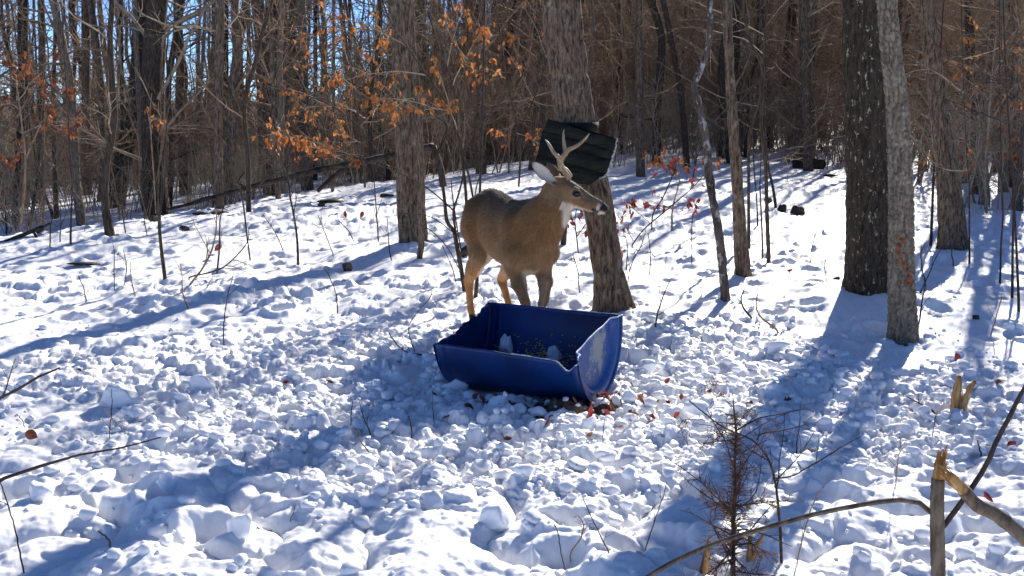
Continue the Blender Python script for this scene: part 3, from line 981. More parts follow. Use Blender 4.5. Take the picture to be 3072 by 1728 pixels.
    hbot = [-.03, -.055, -.072, -.080, -.075, -.067, -.057, -.052, -.047, -.034, -.012]
    hwd = [.008, .032, .056, .061, .060, .050, .036, .031, .031, .022, .006]
    hs_ = np.linspace(-.09, .36, 300); ker2 = np.hanning(13); ker2 /= ker2.sum()
    def sm2(y): return np.convolve(np.pad(np.interp(hs_, hx, y), 6, mode='edge'), ker2, 'valid')
    ht, hb, hh = sm2(htop), sm2(hbot), sm2(hwd)
    ca = toB(A); 
    sl, S, L_, Z = region((.1, -.1, .68), (.72, .52, 1.04))
    P = toW(np.stack([S, L_, Z], -1).reshape(-1, 3)) - A
    a_ = (P @ e1).reshape(S.shape); b_ = (P @ e2).reshape(S.shape); c_ = (P @ e3).reshape(S.shape)
    T_ = np.interp(a_, hs_, ht); B_ = np.interp(a_, hs_, hb); W_ = np.interp(a_, hs_, hh)
    zc = (T_ + B_) / 2; hz = (T_ - B_) / 2; zz = (c_ - zc) / hz
    ww = W_ * (1 - .25 * np.clip(-zz, 0, 1) - .18 * np.clip(zz - .3, 0, 1))
    d = (np.sqrt((b_ / ww) ** 2 + zz ** 2) - 1) * np.minimum(W_, hz)
    d = np.maximum(d, np.maximum(-.075 - a_, a_ - .345))
    # brow ridges and eye hollows
    for sg in (-1, 1):
        dd = np.sqrt((a_ - .135) ** 2 + (b_ - sg * .052) ** 2 + (c_ - .018) ** 2)
        d = np.maximum(d, -(dd - .012))
        d = smin(d, np.sqrt(((a_ - .128) / 1.6) ** 2 + (b_ - sg * .044) ** 2 + (c_ - .042) ** 2) - .013, .012)
        nd = np.sqrt(((a_ - .325) / 1.4) ** 2 + (b_ - sg * .019) ** 2 + (c_ + .005) ** 2)
        d = np.maximum(d, -(nd - .0075))
    # mouth line
    md = np.maximum(np.abs(c_ + .030 - .10 * np.clip(.30 - a_, 0, 1)) - .0028, np.abs(a_ - .30) - .045)
    d = np.where(np.abs(b_) > W_ * .55, np.maximum(d, -md), d)
    put(sl, d, .035)
    # surface nets
    S_ = F < 0
    c8 = np.zeros(dim - 1, np.uint8)
    for dx in (0, 1):
        for dy in (0, 1):
            for dz in (0, 1):
                c8 += S_[dx:dim[0] - 1 + dx, dy:dim[1] - 1 + dy, dz:dim[2] - 1 + dz]
    act = (c8 > 0) & (c8 < 8)
    cells = np.argwhere(act); cid = np.full(dim - 1, -1, np.int32); cid[act] = np.arange(len(cells))
    acc = np.zeros((len(cells), 3)); cnt = np.zeros(len(cells))
    cor = [(dx, dy, dz) for dx in (0, 1) for dy in (0, 1) for dz in (0, 1)]
    fv = {c: F[cells[:, 0] + c[0], cells[:, 1] + c[1], cells[:, 2] + c[2]] for c in cor}
    for c in cor:
        for axi in range(3):
            if c[axi] == 0:
                c2 = list(c); c2[axi] = 1; c2 = tuple(c2)
                fa, fb = fv[c], fv[c2]; m = (fa < 0) != (fb < 0)
                t = np.where(m, fa / np.where(m, fa - fb, 1), 0)
                p = np.zeros((len(cells), 3)); p += c; p[:, axi] += t
                acc[m] += p[m]; cnt += m
    V = lo + (cells + acc / cnt[:, None]) * hs
    Fq = []
    for axi in range(3):
        s1 = [slice(None)] * 3; s2 = [slice(None)] * 3
        s1[axi] = slice(0, dim[axi] - 1); s2[axi] = slice(1, dim[axi])
        ch = S_[tuple(s1)] != S_[tuple(s2)]
        I = np.argwhere(ch); inside = S_[tuple(s1)][ch]
        o1, o2 = [(1, 2), (2, 0), (0, 1)][axi]
        ok = (I[:, o1] > 0) & (I[:, o2] > 0) & (I[:, o1] < dim[o1] - 1) & (I[:, o2] < dim[o2] - 1)
        I = I[ok]; inside = inside[ok]
        def cc(d1, d2):
            J = I.copy(); J[:, o1] -= d1; J[:, o2] -= d2
            return cid[J[:, 0], J[:, 1], J[:, 2]]
        q = np.stack([cc(1, 1), cc(0, 1), cc(0, 0), cc(1, 0)], 1)
        q[~inside] = q[~inside][:, ::-1]
        Fq.append(q)
    Fq = np.concatenate(Fq); Fq = Fq[(Fq >= 0).all(1)]
    # relax
    E = np.concatenate([Fq[:, [0, 1]], Fq[:, [1, 2]], Fq[:, [2, 3]], Fq[:, [3, 0]]]); E = np.unique(np.sort(E, 1), axis=0)
    deg = np.bincount(E.ravel(), minlength=len(V)).astype(float)[:, None]
    for it in range(6):
        Sx = np.zeros_like(V)
        for j in range(3):
            Sx[:, j] = np.bincount(E[:, 0], V[E[:, 1], j], len(V)) + np.bincount(E[:, 1], V[E[:, 0], j], len(V))
        V = V + (.5 if it % 2 == 0 else -.42) * (Sx / np.maximum(deg, 1) - V)
    # ---- coat colours by region of the animal
    Wp = toW(V)
    s_, l_, z_ = V.T
    hd = Wp - A; ha, hb_, hc = hd @ e1, hd @ e2, hd @ e3
    is_head = (ha > -.03) & (np.abs(hb_) < .12) & (Wp[:, 2] > .74) & (hc > -.095)
    grey = np.array([.185, .100, .040]); dark = np.array([.034, .020, .011]); tan = np.array([.32, .165, .065]); white = np.array([.62, .57, .50]); black = np.array([.012, .010, .010])
    nz = vn3(s_ * 30, l_ * 30, z_ * 18, 5) * .5 + vn3(s_ * 90, l_ * 90, z_ * 60, 6) * .5
    C = np.repeat(grey[None], len(V), 0)
    def mixc(c, wgt):
        nonlocal C
        wgt = np.clip(wgt, 0, 1)[:, None]; C = C * (1 - wgt) + c * wgt
    mixc(dark, sstep(.66, .83, z_ + .04 * nz) * (s_ < .33) * (1 - is_head) * .85)          # back
    mixc(np.array([.225, .145, .080]), sstep(.62, .45, z_) * (z_ > .33) * .7)                # lighter flank and chest
    legs = sstep(.40, .30, z_)
    mixc(tan, legs * (s_ < .05))                                                            # hind legs tan
    mixc(np.array([.17, .105, .06]), legs * (s_ > .15))
    # dark front of the fore legs, inside pale
    mixc(dark, legs * (s_ > .15) * sstep(.30, .10, z_) * .8)
    inner = np.where(s_ > 0.1, (np.abs(l_ - .02) < .045 + .06 * np.clip((z_ - .2) / .2, 0, 1)), np.abs(l_) < .092)
    mixc(white, (s_ > .15) * inner * sstep(.15, .22, z_) * sstep(.40, .33, z_) * .18)
    # white inside of the thighs and belly
    mixc(white, (s_ < -.05) * sstep(.105, .075, np.abs(l_)) * sstep(.24, .33, z_) * sstep(.50, .44, z_ + .3 * (s_ + .3)) * np.where(l_ > 0, .35, .9))
    mixc(white, (np.abs(s_ + .08) < .26) * sstep(.44, .40, z_ + .02 * nz) * sstep(.11, .06, np.abs(l_)) * (z_ > .36))
    thigh = (s_ < -.10) & (z_ < .50) & (z_ > .27)
    mixc(white, thigh * sstep(-.122, -.098, l_ + .008 * nz) * sstep(.25, .33, z_) * sstep(.50, .43, z_) * .8 * (l_ < 0))
    mixc(np.array([.10, .055, .03]), sstep(.05, .02, np.hypot(s_ + .37, z_ - .20)) * (l_ > 0) * .8)   # hock gland
    mixc(white, (s_ > .20) * sstep(.055, .02, np.hypot((s_ - .33), (z_ - .405) * .8)) * sstep(.07, .03, np.abs(l_ + .015)) * .5)
    mixc(white, sstep(.62, .53, z_) * (s_ < -.47))
    # hooves
    mixc(black, sstep(.028, .018, z_))
    # throat
    tc_ = toB(np.array([.335, 6.53, .775])); 
    mixc(white, sstep(.085, .045, np.sqrt(((s_ - tc_[0]) / 1.1) ** 2 + ((l_ - tc_[1]) / .75) ** 2 + ((z_ - tc_[2]) / 1.25) ** 2) + .012 * nz))
    # head
    H_ = is_head.astype(float)
    mixc(np.array([.19, .125, .075]), H_ * .8)
    mixc(dark * 1.3, H_ * sstep(.030, .055, hc) * sstep(.02, .08, ha) * .7)
    mixc(np.array([.13, .10, .075]), H_ * sstep(.16, .20, ha) * sstep(-.035, .0, hc) * .8)
    mixc(white, H_ * sstep(-.040, -.056, hc + .10 * np.clip(.24 - ha, 0, 1) * 0 + .004 * nz) * (ha > .08) * (ha < .345))
    mixc(white, H_ * sstep(.272, .282, ha) * sstep(.30, .29, ha) * sstep(.02, 0, hc) * .9)                     # ring behind the nose
    mixc(white, H_ * sstep(.285, .30, ha) * sstep(-.022, -.034, hc))
    mixc(black, H_ * sstep(.296, .304, ha) * sstep(-.026, -.016, hc))                                          # nose
    mixc(black, H_ * sstep(.020, .012, np.hypot((ha - .275) / 1.5, hc + .038)))                                # lip spot
    eye = np.hypot((ha - .137) / 1.25, hc - .019)
    mixc(white * .7, H_ * sstep(.030, .022, eye) * (np.abs(hb_) > .02) * .25)
    mixc(black * 1.5, H_ * sstep(.0235, .0185, eye) * (np.abs(hb_) > .02))
    mixc(black * 2, H_ * sstep(.006, .003, np.abs(hc - .019 + .25 * (ha - .15))) * (ha > .14) * (ha < .175) * (np.abs(hb_) > .02) * .8)
    C = C * np.array([1.34, 1.20, 1.0]) * (1 + .22 * nz)[:, None]
    C = np.clip(C, .004, .9)
    m, n, l, b = new_mat('deer_coat')
    at = n.new('ShaderNodeAttribute'); at.attribute_name = 'coat'
    f = noise_node(n, l, 220, 3, .6, (1, 1, .4))
    x = n.new('ShaderNodeMix'); x.data_type = 'RGBA'; x.blend_type = 'MULTIPLY'; x.inputs[0].default_value = 1
    l.new(at.outputs['Color'], x.inputs[6])
    g = n.new('ShaderNodeMapRange'); g.inputs['To Min'].default_value = .65; g.inputs['To Max'].default_value = 1.35; l.new(f, g.inputs[0])
    l.new(g.outputs[0], x.inputs[7]); l.new(x.outputs[2], b.inputs['Base Color'])
    b.inputs['Roughness'].default_value = .8; b.inputs['Specular IOR Level'].default_value = .2
    b.inputs['Sheen Weight'].default_value = .25; b.inputs['Sheen Roughness'].default_value = .5
    bumped(n, l, b, f, .35, .004)
    root = empty('deer', O)
    tag(root, 'young antlered buck standing behind the blue trough with its head turned in profile', 'deer')
    def colored(name, V, Fs, C, mat, parent):
        me = mesh_np(name, V, Fs, [mat])
        a = me.color_attributes.new('coat', 'FLOAT_COLOR', 'POINT')
        a.data.foreach_set('color', np.concatenate([C, np.ones((len(C), 1))], 1).astype(np.float32).ravel())
        return link(name, me, parent)
    body = colored('body', Wp - O, [Fq], C, m, root)
    # ---- fur: short hairs lying along the body
    rng = np.random.default_rng(3)
    tri = np.concatenate([Fq[:, [0, 1, 2]], Fq[:, [0, 2, 3]]])
    Pw = Wp
    nrm = np.cross(Pw[tri[:, 1]] - Pw[tri[:, 0]], Pw[tri[:, 2]] - Pw[tri[:, 0]]); ar = np.linalg.norm(nrm, axis=1); nrm /= ar[:, None] + 1e-12
    N = 70000
    pick = rng.choice(len(tri), N, p=ar / ar.sum())
    bc = rng.dirichlet((1, 1, 1), N)
    p = (Pw[tri[pick]] * bc[..., None]).sum(1); nn = nrm[pick]; cc_ = (C[tri[pick]] * bc[..., None]).sum(1)
    dn = toB(p)
    keep = (dn[:, 2] > .03) & ~((cc_.max(1) < .02))
    p, nn, cc_, dn = p[keep], nn[keep], cc_[keep], dn[keep]
    headness = sstep(.84, .90, dn[:, 2])
    flow = np.where((dn[:, 2] < .42)[:, None], np.array([0, 0, -1.0]) - .2 * hv, -.75 * hv + np.array([0, 0, -.65]))
    flow = np.where((headness > .5)[:, None], -e1, flow)
    flow = flow - (flow * nn).sum(1, keepdims=True) * nn; flow /= np.linalg.norm(flow, axis=1, keepdims=True) + 1e-9
    d = flow + nn * (.28 + .2 * rng.random((len(p), 1))) + rng.normal(size=p.shape) * .16
    d /= np.linalg.norm(d, axis=1, keepdims=True)
    ln = np.where(headness > .5, .008, np.where(dn[:, 2] < .3, .010, .019)) * (.6 + .8 * rng.random(len(p)))
    side = np.cross(d, nn); side /= np.linalg.norm(side, axis=1, keepdims=True) + 1e-9
    wd = .0011
    Vf = np.stack([p - side * wd, p + side * wd, p + d * ln[:, None]], 1).reshape(-1, 3) - O
    Cf = np.repeat(np.clip(cc_ * (.75 + .5 * rng.random((len(p), 1))), 0, .9), 3, 0)
    colored('fur', Vf, [np.arange(len(Vf)).reshape(-1, 3)], Cf, m, body)
    # ---- eyes
    eye_m, n, l, b = new_mat('deer_eye'); b.inputs['Base Color'].default_value = (.008, .005, .004, 1); b.inputs['Roughness'].default_value = .08
    for sg in (-1, 1):
        Vi, Fi = ICO3
        mb = MB(); mb.add(Vi * np.array([.0145, .0145, .0145]), Fi)
        o = mb.obj('eye', eye_m, root); o.location = (A + e1 * .137 + e2 * sg * .0435 + e3 * .019) - O
    # ---- ears: cupped leaves with thickness
    def ear(base, tip, face, wid, name):
        base, tip, face = map(np.asarray, (base, tip, face))
        ax_ = tip - base; Le = np.linalg.norm(ax_); ax_ = ax_ / Le
        face = face - (face @ ax_) * ax_; face /= np.linalg.norm(face); sd = np.cross(ax_, face)
        nu, nv = 26, 19
        u = np.linspace(0, 1, nu)
        prof = np.interp(u, [0, .12, .3, .5, .7, .85, .95, 1], [.45, .62, .9, 1, .85, .55, .25, .02]) * wid
        v = np.linspace(-1, 1, nv)
        out = []; cols = []
        for lay in (0, 1):
            for i in range(nu):
                depth = (.62 * (1 - u[i]) + .22) * prof[i]
                roll = 1.9 * (1 - u[i]) ** 2 + .75
                angs = v * roll
                rr = prof[i] / max(math.sin(min(roll, 1.45)), .5)
                x = np.sin(angs) * rr * (1 if roll < 1.5 else .8); y = (1 - np.cos(angs)) * rr - depth * .35
                t = .0045 * (1 - .6 * u[i]) * (1 if lay else -1) * np.sqrt(np.clip(1 - v ** 4, .02, 1))
                nx, ny = -np.sin(angs), np.cos(angs)
                X = x - nx * t; Yv = y - ny * t
                out.append(base + ax_ * Le * u[i] + sd * X[:, None] + face * Yv[:, None])
                if lay == 0:
                    cb = np.repeat(white[None] * np.array([.9, .88, .86]), nv, 0)
                    edge = np.clip(sstep(.72, .95, np.abs(v)) + sstep(.82, .97, u[i]), 0, 1)[:, None]
                    cols.append(cb * (1 - edge) + dark * .6 * edge)
                else:
                    cols.append(np.repeat((grey * (1 - .5 * u[i]))[None], nv, 0))
        Vv = np.concatenate(out); Cc = np.concatenate(cols)
        idx = np.arange(2 * nu * nv).reshape(2, nu, nv)
        def g(I, rev):
            q = np.stack([I[:-1, :-1], I[1:, :-1], I[1:, 1:], I[:-1, 1:]], -1).reshape(-1, 4); return q[:, ::-1] if rev else q
        Fe = [g(idx[0], False), g(idx[1], True)]
        for j in (0, nv - 1): Fe.append(np.stack([idx[0, :-1, j], idx[0, 1:, j], idx[1, 1:, j], idx[1, :-1, j]], -1))
        for i in (0, nu - 1): Fe.append(np.stack([idx[0, i, :-1], idx[0, i, 1:], idx[1, i, 1:], idx[1, i, :-1]], -1))
        colored(name, Vv - O, [np.concatenate(Fe)], Cc, m, root)
    eb = A + e1 * -.005 + e3 * .025 + e2 * -.050
    ear(eb, np.array([.110, 6.50, 1.098]), np.array([.25, -.95, .12]), .040, 'ear')
    eb2 = A + e1 * -.005 + e3 * .025 + e2 * .050
    ear(eb2, np.array([.215, 6.80, 1.070]), np.array([.1, .9, .2]), .040, 'ear')
    # ---- antlers
    am = simple('antler', (.20, .125, .062), (.46, .345, .21), 26, .5, .4, .002, (1, 1, .4), .3, .7, .4)
    def az(u, v, Y): return atY(u, v, Y)
    k5 = lambda x, y: (1560 + x / 4.026, 340 + y / 4.026)
    def tine(pts, name, parent):
        P = np.array([(*az(*k5(x, y), Y), r) for (x, y, Y, r) in pts])
        Q = spline(P, 34); Q[:, 3] *= 1 + .05 * np.sin(np.arange(34) * 1.7)
        mb = MB(); mb.tubes(Q[:, :3] - O, Q[:, 3], 10)
        return mb.obj(name, am, parent)
    rt = tine([(592, 790, 6.545, .0155), (560, 735, 6.535, .0165), (498, 660, 6.51, .0150), (478, 590, 6.49, .0145), (462, 530, 6.47, .0135), (405, 470, 6.46, .0105), (350, 375, 6.47, .0075), (305, 318, 6.49, .0025)], 'antler', root)
    lf = tine([(612, 775, 6.60, .0155), (575, 715, 6.60, .0165), (505, 640, 6.595, .0150), (495, 570, 6.58, .0150), (545, 490, 6.56, .0150), (590, 440, 6.55, .0135), (690, 390, 6.53, .0105), (780, 315, 6.51, .0075), (838, 245, 6.50, .0025)], 'antler', root)
    tine([(545, 480, 6.565, .011), (538, 410, 6.57, .0115), (527, 320, 6.58, .0085), (524, 240, 6.59, .0055), (531, 196, 6.595, .0022)], 'tine', lf)
    for sg, (x, y, Y) in ((-1, (588, 775, 6.54)), (1, (606, 765, 6.60))):
        pass
    print('deer verts', len(V), 'fur', len(p))
deer()
print('deer', time.time() - T0)

# ================================================================== the woods: trees one can tell apart, by where they stand
def bare_tree(px, mat, label, group='trees at the edge of the woods', name='forest_tree', tw=16, seed=0, top=None, k=12, dead=False, stemname='trunk', low=None, twig='twig', fine=True):
    rng = np.random.default_rng(1000 + seed)
    b = gp(px[0][0], px[0][1])
    wmax = max(p[2] for p in px)
    P, rad = axis_from_px(px, b, top or (12.0 if wmax > 13 else 6.5))
    off = np.array(b)
    P = P - off
    root = empty(name, b)
    mb = MB(); Q = P + .25 * rad[:, None] * rng.normal(size=P.shape) * 0
    mb.tubes(Q, rad * (1 + .35 * np.exp(-np.arange(len(rad)) / 5.0)), k)
    mb.obj(stemname, M[mat], root)
    mb = MB()
    tv = np.argmax(P[:, 2] > .7) / (len(P) - 1); th_ = min(.98, np.argmax(P[:, 2] > min(5.0, P[-1, 2] - .3)) / (len(P) - 1))
    B1, r1 = branches(rng, P[None], rad[None], tw, 7, tv, th_, 1.1, 62, .35, .0045, .16, .05)
    mb.tubes(B1, r1, 4, False)
    B2, r2 = branches(rng, B1, r1, tw * 4, 5, .15, 1, .55, 45, .6, .003, .2, .03)
    mb.tubes(B2, r2, 3, False)
    B3, r3 = branches(rng, B2, r2, tw * 8, 4, .2, 1, .28, 40, .7, .0022, .2, .02)
    mb.tubes(B3, r3, 3, False)
    if wmax > 13 and P[-1, 2] > 8:
        C1, c1 = branches(rng, P[None], rad[None], 8, 6, th_, .97, 2.8, 50, .5, .012, .13, .10)
        C2, c2 = branches(rng, C1, c1, 26, 5, .2, 1, 1.3, 45, .6, .006, .15, .06)
        mb.tubes(C1, c1, 4, False); mb.tubes(C2, c2, 3, False)
    mb.obj('crown', M[twig], root)
    tag(root, label, 'tree' if wmax > 13 else 'sapling', group)
    return root
G_E = 'slim bare trees at the edge of the woods'
EXP = [
    ([(330, 706, 26), (317, 630, 22), (315, 556, 20), (320, 488, 20), (336, 409, 20), (344, 336, 19), (336, 236, 18), (330, 105, 17), (336, 0, 16)], 'bark_dark', 'dark sinuous tree standing alone at the lip of the snow bank', 14),
    ([(475, 570, 40), (472, 400, 37), (476, 200, 36), (480, 0, 36)], 'bark_dark', 'thick black-barked trunk behind the snow bank, beside a pale slim stem', 18),
    ([(506, 626, 18), (516, 450, 17), (505, 300, 17), (512, 200, 18), (546, 0, 18)], 'bark_dark', 'dark tree that bends aside above the thick black trunk', 14),
    ([(435, 629, 18), (425, 446, 15), (417, 315, 15), (412, 210, 15), (404, 0, 15)], 'bark_pale', 'pale slim stem in front of the thick black trunk', 14),
    ([(262, 585, 26), (258, 300, 25), (257, 0, 25)], 'bark_mid', 'upright brown trunk in the thicket beyond the sinuous dark tree', 16),
    ([(302, 605, 20), (310, 472, 20), (296, 184, 19), (270, 0, 19)], 'bark_mid', 'greyish trunk bowing outward just behind the sinuous dark tree', 14),
    ([(118, 608, 22), (126, 210, 20), (123, 0, 20)], 'bark_mid', 'straight trunk rising out of the rusty oak leaves', 14),
    ([(72, 618, 30), (70, 200, 28), (68, 0, 28)], 'bark_dark', 'stout dark trunk behind the rusty oak leaves', 16),
    ([(370, 627, 12), (366, 300, 11), (362, 0, 11)], 'bark_dark', 'thin straight stem between the sinuous dark tree and the pale slim stem', 12),
    ([(170, 655, 14), (163, 480, 12), (160, 300, 11), (165, 100, 10)], 'bark_mid', 'slim stem leaning together with another above the buried log', 10),
    ([(160, 655, 9), (130, 570, 8), (113, 500, 7), (90, 380, 6)], 'bark_mid', 'thin slanting stem that crosses another above the buried log', 8),
    ([(89, 680, 9), (110, 545, 8), (118, 400, 7), (112, 250, 6)], 'bark_mid', 'thin stem standing right behind the buried log', 8),
    ([(212, 729, 6), (214, 640, 5), (216, 560, 4), (210, 450, 4)], 'twig_dark', 'very thin dark sapling on the snow slope below the sinuous dark tree', 8),
    ([(566, 610, 12), (585, 440, 11), (598, 294, 11), (610, 150, 11), (616, 0, 10)], 'bark_pale', 'pale slanting stem behind the tip of the fallen log', 12),
    ([(495, 838, 11), (482, 730, 10), (478, 650, 10), (486, 580, 8), (490, 470, 6), (500, 380, 4)], 'bark_dark', 'small crooked sapling on the open snow with a curled leaf caught on it', 10),
    ([(658, 621, 25), (655, 400, 26), (657, 200, 27), (660, 0, 28)], 'bark_mid', 'brown trunk standing across the fallen log', 16),
    ([(688, 586, 20), (680, 400, 19), (676, 200, 19), (675, 0, 20)], 'bark_dark', 'dark trunk pressed close behind the trunk that crosses the fallen log', 14),
    ([(746, 634, 14), (744, 480, 13), (733, 315, 12), (759, 210, 12), (806, 31, 11), (830, -60, 10)], 'bark_dark', 'dark stem slanting up from in front of the fallen log', 14),
    ([(835, 596, 15), (826, 470, 14), (817, 210, 13), (812, 0, 13)], 'bark_mid', 'slim trunk behind the hanging orange beech leaves', 12),
    ([(791, 563, 19), (790, 350, 18), (795, 157, 18), (806, 0, 18)], 'bark_dark', 'dark trunk behind the middle of the fallen log', 14),
    ([(922, 570, 34), (916, 400, 28), (910, 200, 26), (904, 0, 24)], 'bark_pale', 'pale thick trunk under the orange beech leaves', 16),
    ([(856, 540, 14), (862, 300, 13), (875, 0, 13)], 'bark_dark', 'dark upright stem among the orange beech leaves', 12),
    ([(946, 540, 13), (946, 250, 12), (946, 0, 12)], 'bark_dark', 'straight dark stem above the propped end of the fallen log', 12),
    ([(998, 572, 9), (1001, 300, 9), (1001, 0, 9)], 'bark_mid', 'thin stem just beyond the fallen log and the furrowed tree', 10),
    ([(1048, 525, 10), (1048, 250, 9), (1048, 0, 9)], 'bark_dark', 'thin dark stem between the fallen log and the furrowed tree', 10),
    ([(2246, 744, 10), (2246, 560, 9), (2247, 415, 9), (2262, 356, 8), (2280, 285, 7), (2286, 215, 6)], 'bark_dark', 'thin dark stem right behind the straight slim brown tree', 8),
    ([(2306, 786, 12), (2301, 640, 12), (2297, 504, 11), (2282, 356, 11), (2288, 208, 11), (2255, 136, 9), (2235, 59, 8), (2226, 0, 7)], 'bark_dark', 'dark sapling with a round burl low on its stem', 12),
    ([(2288, 765, 5), (2284, 650, 5), (2280, 560, 4), (2282, 500, 3)], 'twig_dark', 'whip-thin sapling between the burl sapling and the straight tree', 5),
    ([(2273, 679, 5), (2270, 600, 4), (2262, 500, 4)], 'twig_dark', 'whip-thin sapling behind the straight slim brown tree', 5),
    ([(2327, 625, 9), (2318, 560, 8), (2305, 500, 7), (2298, 420, 6)], 'twig_dark', 'short slanting stem beside the dark stump lumps', 6),
    ([(2425, 512, 30), (2418, 300, 26), (2412, 150, 25), (2410, 0, 25)], 'bark_mid', 'tall trunk rising out of the dark root mound', 16),
    ([(1922, 530, 27), (1918, 300, 24), (1917, 0, 22)], 'bark_mid', 'trunk at the back of the clearing beyond the red-leaved shrub', 14),
    ([(1968, 490, 26), (1975, 300, 25), (1985, 119, 24), (1953, 0, 24)], 'bark_dark', 'dark trunk at the back of the clearing that leans over at the top', 14),
    ([(2060, 500, 20), (2045, 300, 18), (2010, 100, 17), (1990, 0, 17)], 'bark_dark', 'slanting dark trunk behind the crooked lichen-spotted sapling', 12),
    ([(2792, 744, 9), (2797, 620, 8), (2801, 510, 7), (2806, 420, 5)], 'twig_dark', 'thin dark pole close beside the flared brown tree', 6),
    ([(2908, 791, 6), (2908, 680, 5), (2908, 560, 4), (2900, 460, 3)], 'twig_dark', 'thin sapling standing behind the flared brown tree', 8),
    ([(3000, 845, 6), (3003, 740, 5), (3009, 629, 5), (3004, 520, 4)], 'twig_dark', 'thin wavy sapling in the tree shadow beyond the flared tree', 7),
    ([(3036, 900, 8), (3038, 740, 7), (3041, 558, 6), (3030, 440, 5)], 'twig_dark', 'dark pole sapling standing with a bent one in the shade', 8),
    ([(3056, 930, 8), (3050, 760, 7), (3044, 600, 6), (3060, 480, 5)], 'twig_dark', 'bent dark sapling standing with a straight pole in the shade', 8),
    ([(2935, 572, 34), (2925, 400, 28), (2915, 250, 26), (2905, 0, 24)], 'bark_dark', 'dark trunk among the hanging yellow leaves behind the flared tree', 14),
    ([(3040, 560, 30), (3040, 300, 28), (3035, 47, 27), (3032, 0, 27)], 'bark_dark', 'stout dark trunk in the shaded woods behind the pole saplings', 14),
    ([(1690, 735, 16), (1693, 690, 15), (1700, 600, 14), (1705, 500, 13)], 'bark_dark', 'short dark stem showing between the deer and the leaning tree', 4),
    ([(1427, 893, 12), (1430, 860, 11), (1432, 800, 10), (1436, 700, 8)], 'bark_dark', 'short stem standing right behind the hind legs of the deer', 3),
]
for i, (px, mt, lab, tw) in enumerate(EXP):
    bare_tree(px, mt, lab, G_E, seed=i, tw=(tw * 2 // 3 if px[0][0] < 1150 else tw), top=(5.5 if px[0][0] > 1800 and px[0][1] < 600 else None), twig=('twig_pale' if i % 5 == 0 else 'twig' if i % 2 else 'twig_dark'))  # trees behind the clearing topped short to let sun onto the snow
print('explicit trees', time.time() - T0)

# ------------------------------------------------------------------ kinds of trees and brush to copy
def tree_kind(seed, r0, hgt, young=False):
    rng = np.random.default_rng(2000 + seed)
    n = 14
    z = np.linspace(-.3, hgt, n)
    wob = np.cumsum(rng.normal(size=(n, 2)) * .085 * hgt / 12, 0); wob -= wob[0]
    lean = rng.normal(size=2) * .035
    P = np.stack([wob[:, 0] + lean[0] * z, wob[:, 1] + lean[1] * z, z], 1)
    rad = r0 * (1 - .8 * np.clip(z / hgt, 0, 1) ** 1.2) * (1 + .3 * np.exp(-np.clip(z + .3, 0, 9) / .3))
    tb = MB(); Q = spline(np.c_[P, rad], 30); tb.tubes(Q[:, :3], Q[:, 3], 9)
    cb = MB()
    B1, r1 = branches(rng, Q[None, :, :3], Q[None, :, 3], 30, 6, .17 if young else .07, .97 if young else .5, 1.3 if young else 1.5, 60, .3, .0055, .17, .06)
    cb.tubes(B1, r1, 4, False)
    B2, r2 = branches(rng, B1, r1, 130, 5, .15, 1, .75, 45, .65, .0036, .2, .03)
    cb.tubes(B2, r2, 3, False)
    B3, r3 = branches(rng, B2, r2, 300, 4, .15, 1, .42, 42, .75, .0027, .22, .02)
    cb.tubes(B3, r3, 3, False)
    if not young:
        C1, c1 = branches(rng, Q[None, :, :3], Q[None, :, 3], 9, 6, .5, .97, 2.6, 48, .5, .014, .13, .10)
        C2, c2 = branches(rng, C1, c1, 34, 5, .2, 1, 1.3, 45, .6, .008, .15, .06)
        cb.tubes(C1, c1, 4, False); cb.tubes(C2, c2, 3, False)
    return tb, cb
def brush_kind(seed, hgt, nst, nleaf=0):
    rng = np.random.default_rng(3000 + seed)
    mb = MB(); lb = None
    n = 7
    P = np.zeros((nst, n, 3))
    d = np.stack([rng.normal(size=nst) * .28, rng.normal(size=nst) * .28, np.ones(nst)], 1)
    P[:, 0] = np.c_[rng.normal(size=(nst, 2)) * .10, np.full(nst, -.1)]
    L = hgt * (.55 + .6 * rng.random(nst))
    for k in range(1, n):
        P[:, k] = P[:, k - 1] + d / np.linalg.norm(d, axis=1, keepdims=True) * (L / (n - 1))[:, None]
        d = d + rng.normal(size=d.shape) * .13
    rad = (.004 + .0035 * L)[:, None] * np.linspace(1, .3, n)[None]
    mb.tubes(P, rad, 4, False)
    B1, r1 = branches(rng, P, rad, nst * 7, 5, .2, 1, .65 * hgt / 2, 42, .6, .0032, .18, .05)
    mb.tubes(B1, r1, 3, False)
    B2, r2 = branches(rng, B1, r1, nst * 20, 4, .15, 1, .38 * hgt / 2, 42, .7, .0026, .2, .03)
    mb.tubes(B2, r2, 3, False)
    B3, r3 = branches(rng, B2, r2, nst * 26, 3, .15, 1, .22 * hgt / 2, 42, .8, .0022, .2, .02)
    mb.tubes(B3, r3, 3, False)
    if nleaf:
        lb = MB()
        b = rng.integers(0, len(B2), nleaf); p = B2[b, rng.integers(1, 4, nleaf)]
        a = rng.normal(size=(nleaf, 3)); a[:, 2] -= 1.0; a /= np.linalg.norm(a, axis=1, keepdims=True)
        s = np.cross(a, rng.normal(size=(nleaf, 3))); s /= np.linalg.norm(s, axis=1, keepdims=True); nn = np.cross(a, s)
        Ln = .035 + .03 * rng.random((nleaf, 1))
        V = np.stack([p, p + a * Ln * .5 + s * Ln * .25 + nn * Ln * .1, p + a * Ln, p + a * Ln * .5 - s * Ln * .25 + nn * Ln * .1], 1)
        I = np.arange(nleaf * 4).reshape(-1, 4)
        lb.add(V.reshape(-1, 3), np.concatenate([I[:, [0, 1, 2]], I[:, [0, 2, 3]]]))
    return mb, lb
